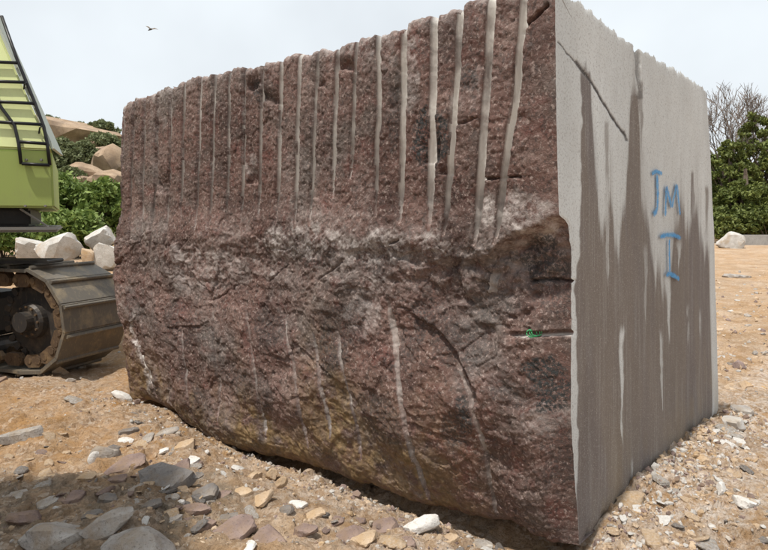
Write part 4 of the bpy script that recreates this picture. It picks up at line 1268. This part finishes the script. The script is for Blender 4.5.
prism("bottom_plate", M['plate'], [hp(-.03, -.02, zb - .03), hp(LW, -.02, zb - .03), hp(LW, DW, zb - .03), hp(-.03, DW, zb - .03)],
      [hp(-.03, -.02, zb + .022), hp(LW, -.02, zb + .022), hp(LW, DW, zb + .022), hp(-.03, DW, zb + .022)])
br = MB(); br.tube([hp(.06, .04, zb + .02), hp(.30, .06, z0h - .01)], .012, 6); br.build("brace", M['plate'], ex)
# black ladder on the sloping hood
def onhood(px, py, off=.035):
    """point on the hood / body face seen at this pixel, moved out by off"""
    lo, hi = hp(0, 0, zm) + EO, hp(ta, tb, tz) + EO
    n_low = np.cross(h1, EZ); n_low = n_low if n_low[1] < 0 else -n_low
    p = on_plane(px, py, hC, n_low)
    if p[2] > zm:
        up = (hp(LW / 2, tb, tz) - hp(LW / 2, 0, zm)); n_hi = np.cross(h1, up); n_hi /= np.linalg.norm(n_hi)
        if n_hi[1] > 0: n_hi = -n_hi
        p = on_plane(px, py, lo, n_hi); return p + n_hi * off - EO
    return p + n_low * off - EO
for pts in ([(2, 18), (17, 60), (35, 104), (44, 128), (47.5, 145), (50, 165.5)], [(-16, 60), (-2, 104), (15, 127), (19, 145), (21.5, 164.5)]):
    ld = MB(); ld.tube([onhood(x, y) for x, y in pts], .016, 8); ld.build("ladder_rail", M['rail'], ex, True)
for (xa, ya, xb, yb) in [(-20, 63, 18, 64.5), (-20, 82.5, 27, 84), (-15, 102.5, 35, 105), (-8, 123, 43, 126), (18, 143, 47.5, 145), (22, 164, 50, 165.5)]:
    ld = MB(); ld.tube([onhood(xa, ya), onhood(xb, yb)], .016, 8); ld.build("ladder_rung", M['rail'], ex, True)
for (x, y, dx, dy) in [(39, 134, 3, -6), (24, 90, 3, -5)]:
    ld = MB(); ld.tube([onhood(x, y, .02), onhood(x + dx * .5, y + dy * .5, .09), onhood(x + dx, y + dy, .05)], .008, 6); ld.build("latch_hook", M['rail'], ex)
for (x, y) in [(27, 160), (42, 160), (26, 206), (46, 206)]:
    ld = MB(); p = onhood(x, y, .005); ld.tube([p, p + np.array([.0, -.02, 0])], .011, 8); ld.build("bolt", M['plate'], ex)
an_ = MB(); an_.tube([hp(1.0, .7, tz), hp(.95, .72, tz + 1.2)], .012, 6); an_.build("antenna", M['rail'], ex)

# ------------------------------------------------------------------ foliage
def leaf_mesh(name, C, size, seed, aspect=.55, up=.3):
    r4 = np.random.RandomState(seed); n = len(C)
    N = r4.normal(size=(n, 3)); N[:, 2] += up * 2; N /= np.linalg.norm(N, axis=1)[:, None]
    T = np.cross(N, r4.normal(size=(n, 3))); T /= np.linalg.norm(T, axis=1)[:, None]
    B = np.cross(N, T)
    sz = size * r4.uniform(.6, 1.4, (n, 1))
    V = np.stack([C - T * sz, C - B * sz * aspect + N * sz * .12, C + T * sz, C + B * sz * aspect + N * sz * .12], 1).reshape(-1, 3)
    return np_mesh(name, V, np.arange(n * 4).reshape(n, 4), False)

def clumps(r4, n_cl, per, R, cl_r, base=(0, 0, 0), lowest=-.35):
    """leaf positions: clumps on an uneven ellipsoid shell"""
    d = r4.normal(size=(n_cl, 3)); d /= np.linalg.norm(d, axis=1)[:, None]; d[:, 2] = np.where(d[:, 2] < lowest, -d[:, 2], d[:, 2])
    rr = r4.uniform(.45, 1.05, (n_cl, 1)) ** .6
    cc = d * rr * np.array(R) + np.array(base)
    cr_ = cl_r * r4.uniform(.5, 1.4, (n_cl, 1, 1))
    L = r4.normal(size=(n_cl, per, 3)); L /= np.linalg.norm(L, axis=2)[..., None]
    L = L * (r4.rand(n_cl, per, 1) ** .4) * cr_ * np.array([1, 1, .75])
    return (cc[:, None] + L).reshape(-1, 3), cc

def bush(label, cat, px, py_base, py_top, wpx, Y, mat, seed, name="bush", ncl=60, per=60, leaf=.06, zbase=None, group=None):
    b = at_depth(px, py_base, Y); t = at_depth(px, py_top, Y)
    z_ = b[2] if zbase is None else zbase
    hgt_ = t[2] - z_; w = wpx / F * Y / 2
    e = empty(name, (b[0], b[1], z_)); tag(e, label, cat, group)
    r4 = np.random.RandomState(seed)
    C, cc = clumps(r4, ncl, per, (w, w * .8, hgt_ * .5), min(w, hgt_) * .30, (0, 0, hgt_ * .5))
    C = C[C[:, 2] > -.05]
    link("foliage", leaf_mesh("foliage", C, leaf, seed), e, (mat,))
    st = MB()
    for k in range(0, len(cc), 6):
        m_ = cc[k] * .5; st.tube([(0, 0, -.1), (m_[0] * .5, m_[1] * .5, m_[2] * .8), cc[k]], [.03 * hgt_ / 2, .02 * hgt_ / 2, .006], 5)
    st.build("stems", M['bark'], e)
    return e

for i, (lb, px, yb, yt, w, Y) in enumerate([
        ("leafy green bush behind the excavator's lime body", 26, 262, 196, 70, 18.5),
        ("tall fresh green bush right of the lime body", 66, 262, 176, 62, 19.5),
        ("dense green bush beside the block's left end", 106, 262, 181, 56, 19),
        ("lower green bush in front, above the sloping white rock", 74, 262, 212, 60, 17.2),
        ("rounded green bush half hidden behind the block's left end", 138, 262, 185, 60, 19.8),
        ("small green bush left of the white rocks under the machine", 4, 262, 222, 56, 17)]):
    bush(lb, "bush", px, yb, yt, w, Y, M['leaf'], 400 + i, "leafy_bush", 95, 75, .085, zbase=float(G(at_depth(px, yb, Y)[0], Y)) - .1)
for i, (lb, px, yb, yt, w, Y) in enumerate([
        ("grey green thorn shrub on the slope right of the machine", 66, 180, 141, 34, 36),
        ("dark thorn shrub left of the brown hillside boulder", 84, 172, 143, 26, 38),
        ("low scrub patch above the boulder pile", 104, 150, 136, 30, 47),
        ("dusty shrub close behind the lime body", 50, 182, 140, 26, 35),
        ("small scrub at the boulder pile's left foot", 72, 190, 168, 24, 29)]):
    p = on_hill(px, yb); k_ = p[1] / Y; Y = float(p[1])
    bush(lb, "shrub", px, yb, yt, w, Y, M['leafd'], 430 + i, "thorn_shrub", 90, 70, .13, zbase=float(p[2]) - .15)
for i, (lb, px, yb, yt, w, Y) in enumerate([
        ("small dark tree on the crest beside the machine's slanted edge", 50, 134, 117, 18, 56),
        ("round crowned tree on the hill crest, middle of three", 79, 137, 123, 24, 57),
        ("tallest crest tree nearest the block", 103, 142, 121, 26, 54)]):
    p = on_hill(px, yb); Y = float(p[1]); t = at_depth(px, yt, Y); hh = t[2] - p[2]; w = w / F * Y / 2
    e = empty("hill_tree", tuple(p)); tag(e, lb, "tree")
    r4 = np.random.RandomState(450 + i)
    C, cc = clumps(r4, 45, 60, (w, w * .8, hh * .36), hh * .16, (0, 0, hh * .62))
    link("crown", leaf_mesh("crown", C, .16, 460 + i), e, (M['leafd'],))
    tr = MB(); tr.tube([(0, 0, -.6), (.05, 0, hh * .3), (.0, .05, hh * .55)], [.16, .12, .07], 7)
    for k in range(0, 45, 7): tr.tube([(.0, .02, hh * .3), cc[k]], [.07, .02], 5)
    tr.build("trunk", M['bark'], e)

# scrub nobody could count between the boulders
def hill_scrub():
    r4 = np.random.RandomState(77); n = 230
    Y = r4.uniform(23, 64, n); X = Y * r4.uniform(-.62, -.34, n)
    Z = np.array([hillz(a, b) for a, b in zip(X, Y)])
    rad = r4.uniform(.25, .75, n)
    L = r4.normal(size=(n, 60, 3)); L /= np.linalg.norm(L, axis=2)[..., None]
    L *= (r4.rand(n, 60, 1) ** .4) * rad[:, None, None] * np.array([1, 1, .7])
    C = (np.stack([X, Y, Z + rad * .25], -1)[:, None] + L).reshape(-1, 3)
    tag(link("scrub", leaf_mesh("scrub", C, .13, 78), None, (M['leafd'],)), "dry scrub covering the hill slope between the boulders", None, None, "stuff")
hill_scrub()

# trees behind the sand on the right
def leafy_tree(label, px, yb, yt, wpx, Y, seed, mat, ncl=210, per=75, leaf=.13, low=.0):
    p = at_depth(px, yb, Y); t = at_depth(px, yt, Y); z_ = float(G(p[0], p[1])); hh = t[2] - z_; w = wpx / F * Y / 2
    e = empty("leafy_tree", (p[0], p[1], z_)); tag(e, label, "tree")
    r4 = np.random.RandomState(seed)
    C, cc = clumps(r4, ncl, per, (w, w * .8, hh * (.5 - low / 2)), min(w, hh) * .17, (0, 0, hh * (.5 + low / 2)), -1.1)
    C = C[C[:, 2] > .02]
    link("crown", leaf_mesh("crown", C, leaf, seed), e, (mat,))
    tr = MB(); tr.tube([(0, 0, -.4), (.15, .1, hh * .25), (.0, .2, hh * .5)], [.32, .24, .14], 9)
    for k in range(0, ncl, 6): tr.tube([(.05, .1, hh * .2 + .02 * k), cc[k] * np.array([.6, .6, .8]), cc[k]], [.10, .06, .02], 5)
    tr.build("trunk", M['bark'], e)
leafy_tree("leafy green tree beside the block's far right edge", 727, 240, 138, 46, 46, 501, M['leafr'])
leafy_tree("taller yellow green tree at the right edge of the picture", 758, 240, 112, 62, 48, 503, M['leafr'])
leafy_tree("low dark green tree under the bare one", 742, 242, 182, 60, 43, 505, M['leafr'], low=.0)
leafy_tree("green tree half hidden behind the sawn face", 694, 240, 150, 60, 52, 507, M['leafr'])

def bare_tree(label, px, yb, yt, Y, seed):
    p = at_depth(px, yb, Y); hh = at_depth(px, yt, Y)[2] - float(G(p[0], p[1]))
    e = empty("bare_tree", (p[0], p[1], float(G(p[0], p[1])))); tag(e, label, "tree")
    rn = random.Random(seed); tw_ = MB(); tk = MB()
    def grow(q, d, ln, r, lev):
        pts = [q]; rad = [r]
        for k in range(3):
            d = (d + Vector((rn.gauss(0, .16), rn.gauss(0, .16), rn.gauss(.05, .1)))).normalized()
            q = q + d * ln / 3; pts.append(q); rad.append(r * (1 - .18 * (k + 1)))
        (tk if lev < 2 else tw_).tube(pts, rad, 6 if lev < 2 else 3, False)
        if lev >= 6: return
        for k in range(3 if lev > 0 else 4):
            a = rn.uniform(0, 6.28); sp = rn.uniform(.35, .8)
            nd = (d + Vector((math.cos(a) * sp, math.sin(a) * sp, rn.uniform(-.05, .35)))).normalized()
            grow(pts[-1 if k else 2], nd, ln * rn.uniform(.62, .82), max(r * .58, .020), lev + 1)
    grow(Vector((0, 0, -.3)), Vector((0, 0, 1)), hh * .36, .26, 0)
    tk.build("trunk", M['twig'], e); tw_.build("twigs", M['twig'], e)
bare_tree("leafless grey twiggy tree rising above the green trees on the right", 724, 238, 88, 50, 4)
bare_tree("second leafless tree at the right edge behind the yellow green tree", 748, 238, 112, 55, 9)

for i, (lb, px, w, Y, hz) in enumerate([("dark low bush under the trees right of the sawn face", 722, 30, 40, 214), ("low bush behind the grey wall end at the right edge", 748, 34, 41, 212), ("low bush at the far right edge under the tall tree", 768, 34, 40, 208), ("low bush behind the block under the half hidden tree", 700, 30, 42, 212)]):
    bush(lb, "bush", px, 240, hz, w, Y, M['leafr'], 530 + i, "low_bush", 80, 60, .12, zbase=float(G(at_depth(px, 240, Y)[0], Y)) - .3)

# concrete stub behind the boulder
cb = MB(); pc = at_depth(752, 238, 37); cb.frame_box((pc[0], pc[1], float(G(pc[0], pc[1])) + .28), (1, 0, 0), (0, 1, 0), (0, 0, 1), 2.2, .35, .62, .03)
tag(cb.build("low_wall", M['concrete'], None), "low grey concrete wall end behind the tan boulder", "wall")

# bird
bp = at_depth(151, 29.5, 16)
e = empty("bird", tuple(bp)); e.scale = (.8, .8, .8); tag(e, "small dark bird with pale spread wings in the empty sky", "bird")
bb = MB(); bb.tube([(-.09, 0, -.035), (-.05, 0, -.012), (0, 0, .006), (.04, 0, .014), (.075, 0, .01)], [.006, .022, .028, .018, .005], 8); bb.build("body", M['bird'], e, True)
def wing(tip, mid):
    w_ = MB(); w_.add([(.02, -.02, .012), (-.04, .03, .0), mid, tip, (mid[0] * .9 + .02, mid[1] - .05, mid[2] + .015),
                       (.02, -.02, .006), (-.04, .03, -.006), (mid[0], mid[1], mid[2] - .006), (tip[0], tip[1], tip[2] - .004), (mid[0] * .9 + .02, mid[1] - .05, mid[2] + .009)],
                      [(0, 1, 2, 4), (4, 2, 3), (5, 9, 7, 6), (9, 8, 7), (0, 4, 9, 5), (4, 3, 8, 9), (1, 6, 7, 2), (2, 7, 8, 3), (0, 5, 6, 1)])
    w_.build("wing", M['wing'], e)
wing((-.20, .10, .13), (-.11, .08, .08)); wing((.24, -.05, -.02), (.13, -.02, .01))

# ------------------------------------------------------------------ an unseen tall ledge, added to shade the bottom left corner
def off_block():
    foot_ = [(-2.98, 1.86), (-2.25, -.7), (-5.6, -1.6), (-6.6, 1.5)]
    bm = bmesh.new(); n = 26; V = []
    c = np.mean(np.array(foot_), 0)
    P = []
    for k in range(4):
        a, b = np.array(foot_[k]), np.array(foot_[(k + 1) % 4])
        for q in range(n): P.append(a + (b - a) * q / n)
    P = np.array(P); rows = 24; out = []
    for r_ in range(rows):
        z = -.1 + 6.5 * r_ / (rows - 1)
        w = .04 * fbm(P[:, 0] * 3, P[:, 1] * 3, np.full(len(P), z * 3), 4, 200)
        dr = (P - c); dr /= np.linalg.norm(dr, axis=1)[:, None]
        q = P + dr * (w - .05)[:, None]
        out.append(np.column_stack([q, np.full(len(P), z)]))
    out = np.array(out); nr, nc = rows, len(P)
    i = np.arange(nr * nc).reshape(nr, nc); j = np.roll(i, -1, 1)
    Q = np.stack([i[:-1], j[:-1], j[1:], i[1:]], -1).reshape(-1, 4)
    V = out.reshape(-1, 3); top = V[-nc:]; cen = top.mean(0)
    me_ = bpy.data.meshes.new("shade_ledge")
    me_.from_pydata([tuple(v) for v in V] + [tuple(cen)], [], [tuple(map(int, q)) for q in Q] + [(int(i[-1, k]), int(j[-1, k]), len(V)) for k in range(nc)])
    me_.update(); set_col(me_, "masks", np.tile([[0, .3, 0]], (len(V) + 1, 1)))
    tag(link("shade_ledge", me_, None, (M['rough'],)), "tall unseen granite ledge added outside the left edge to shade the near corner", "shade caster")
off_block()
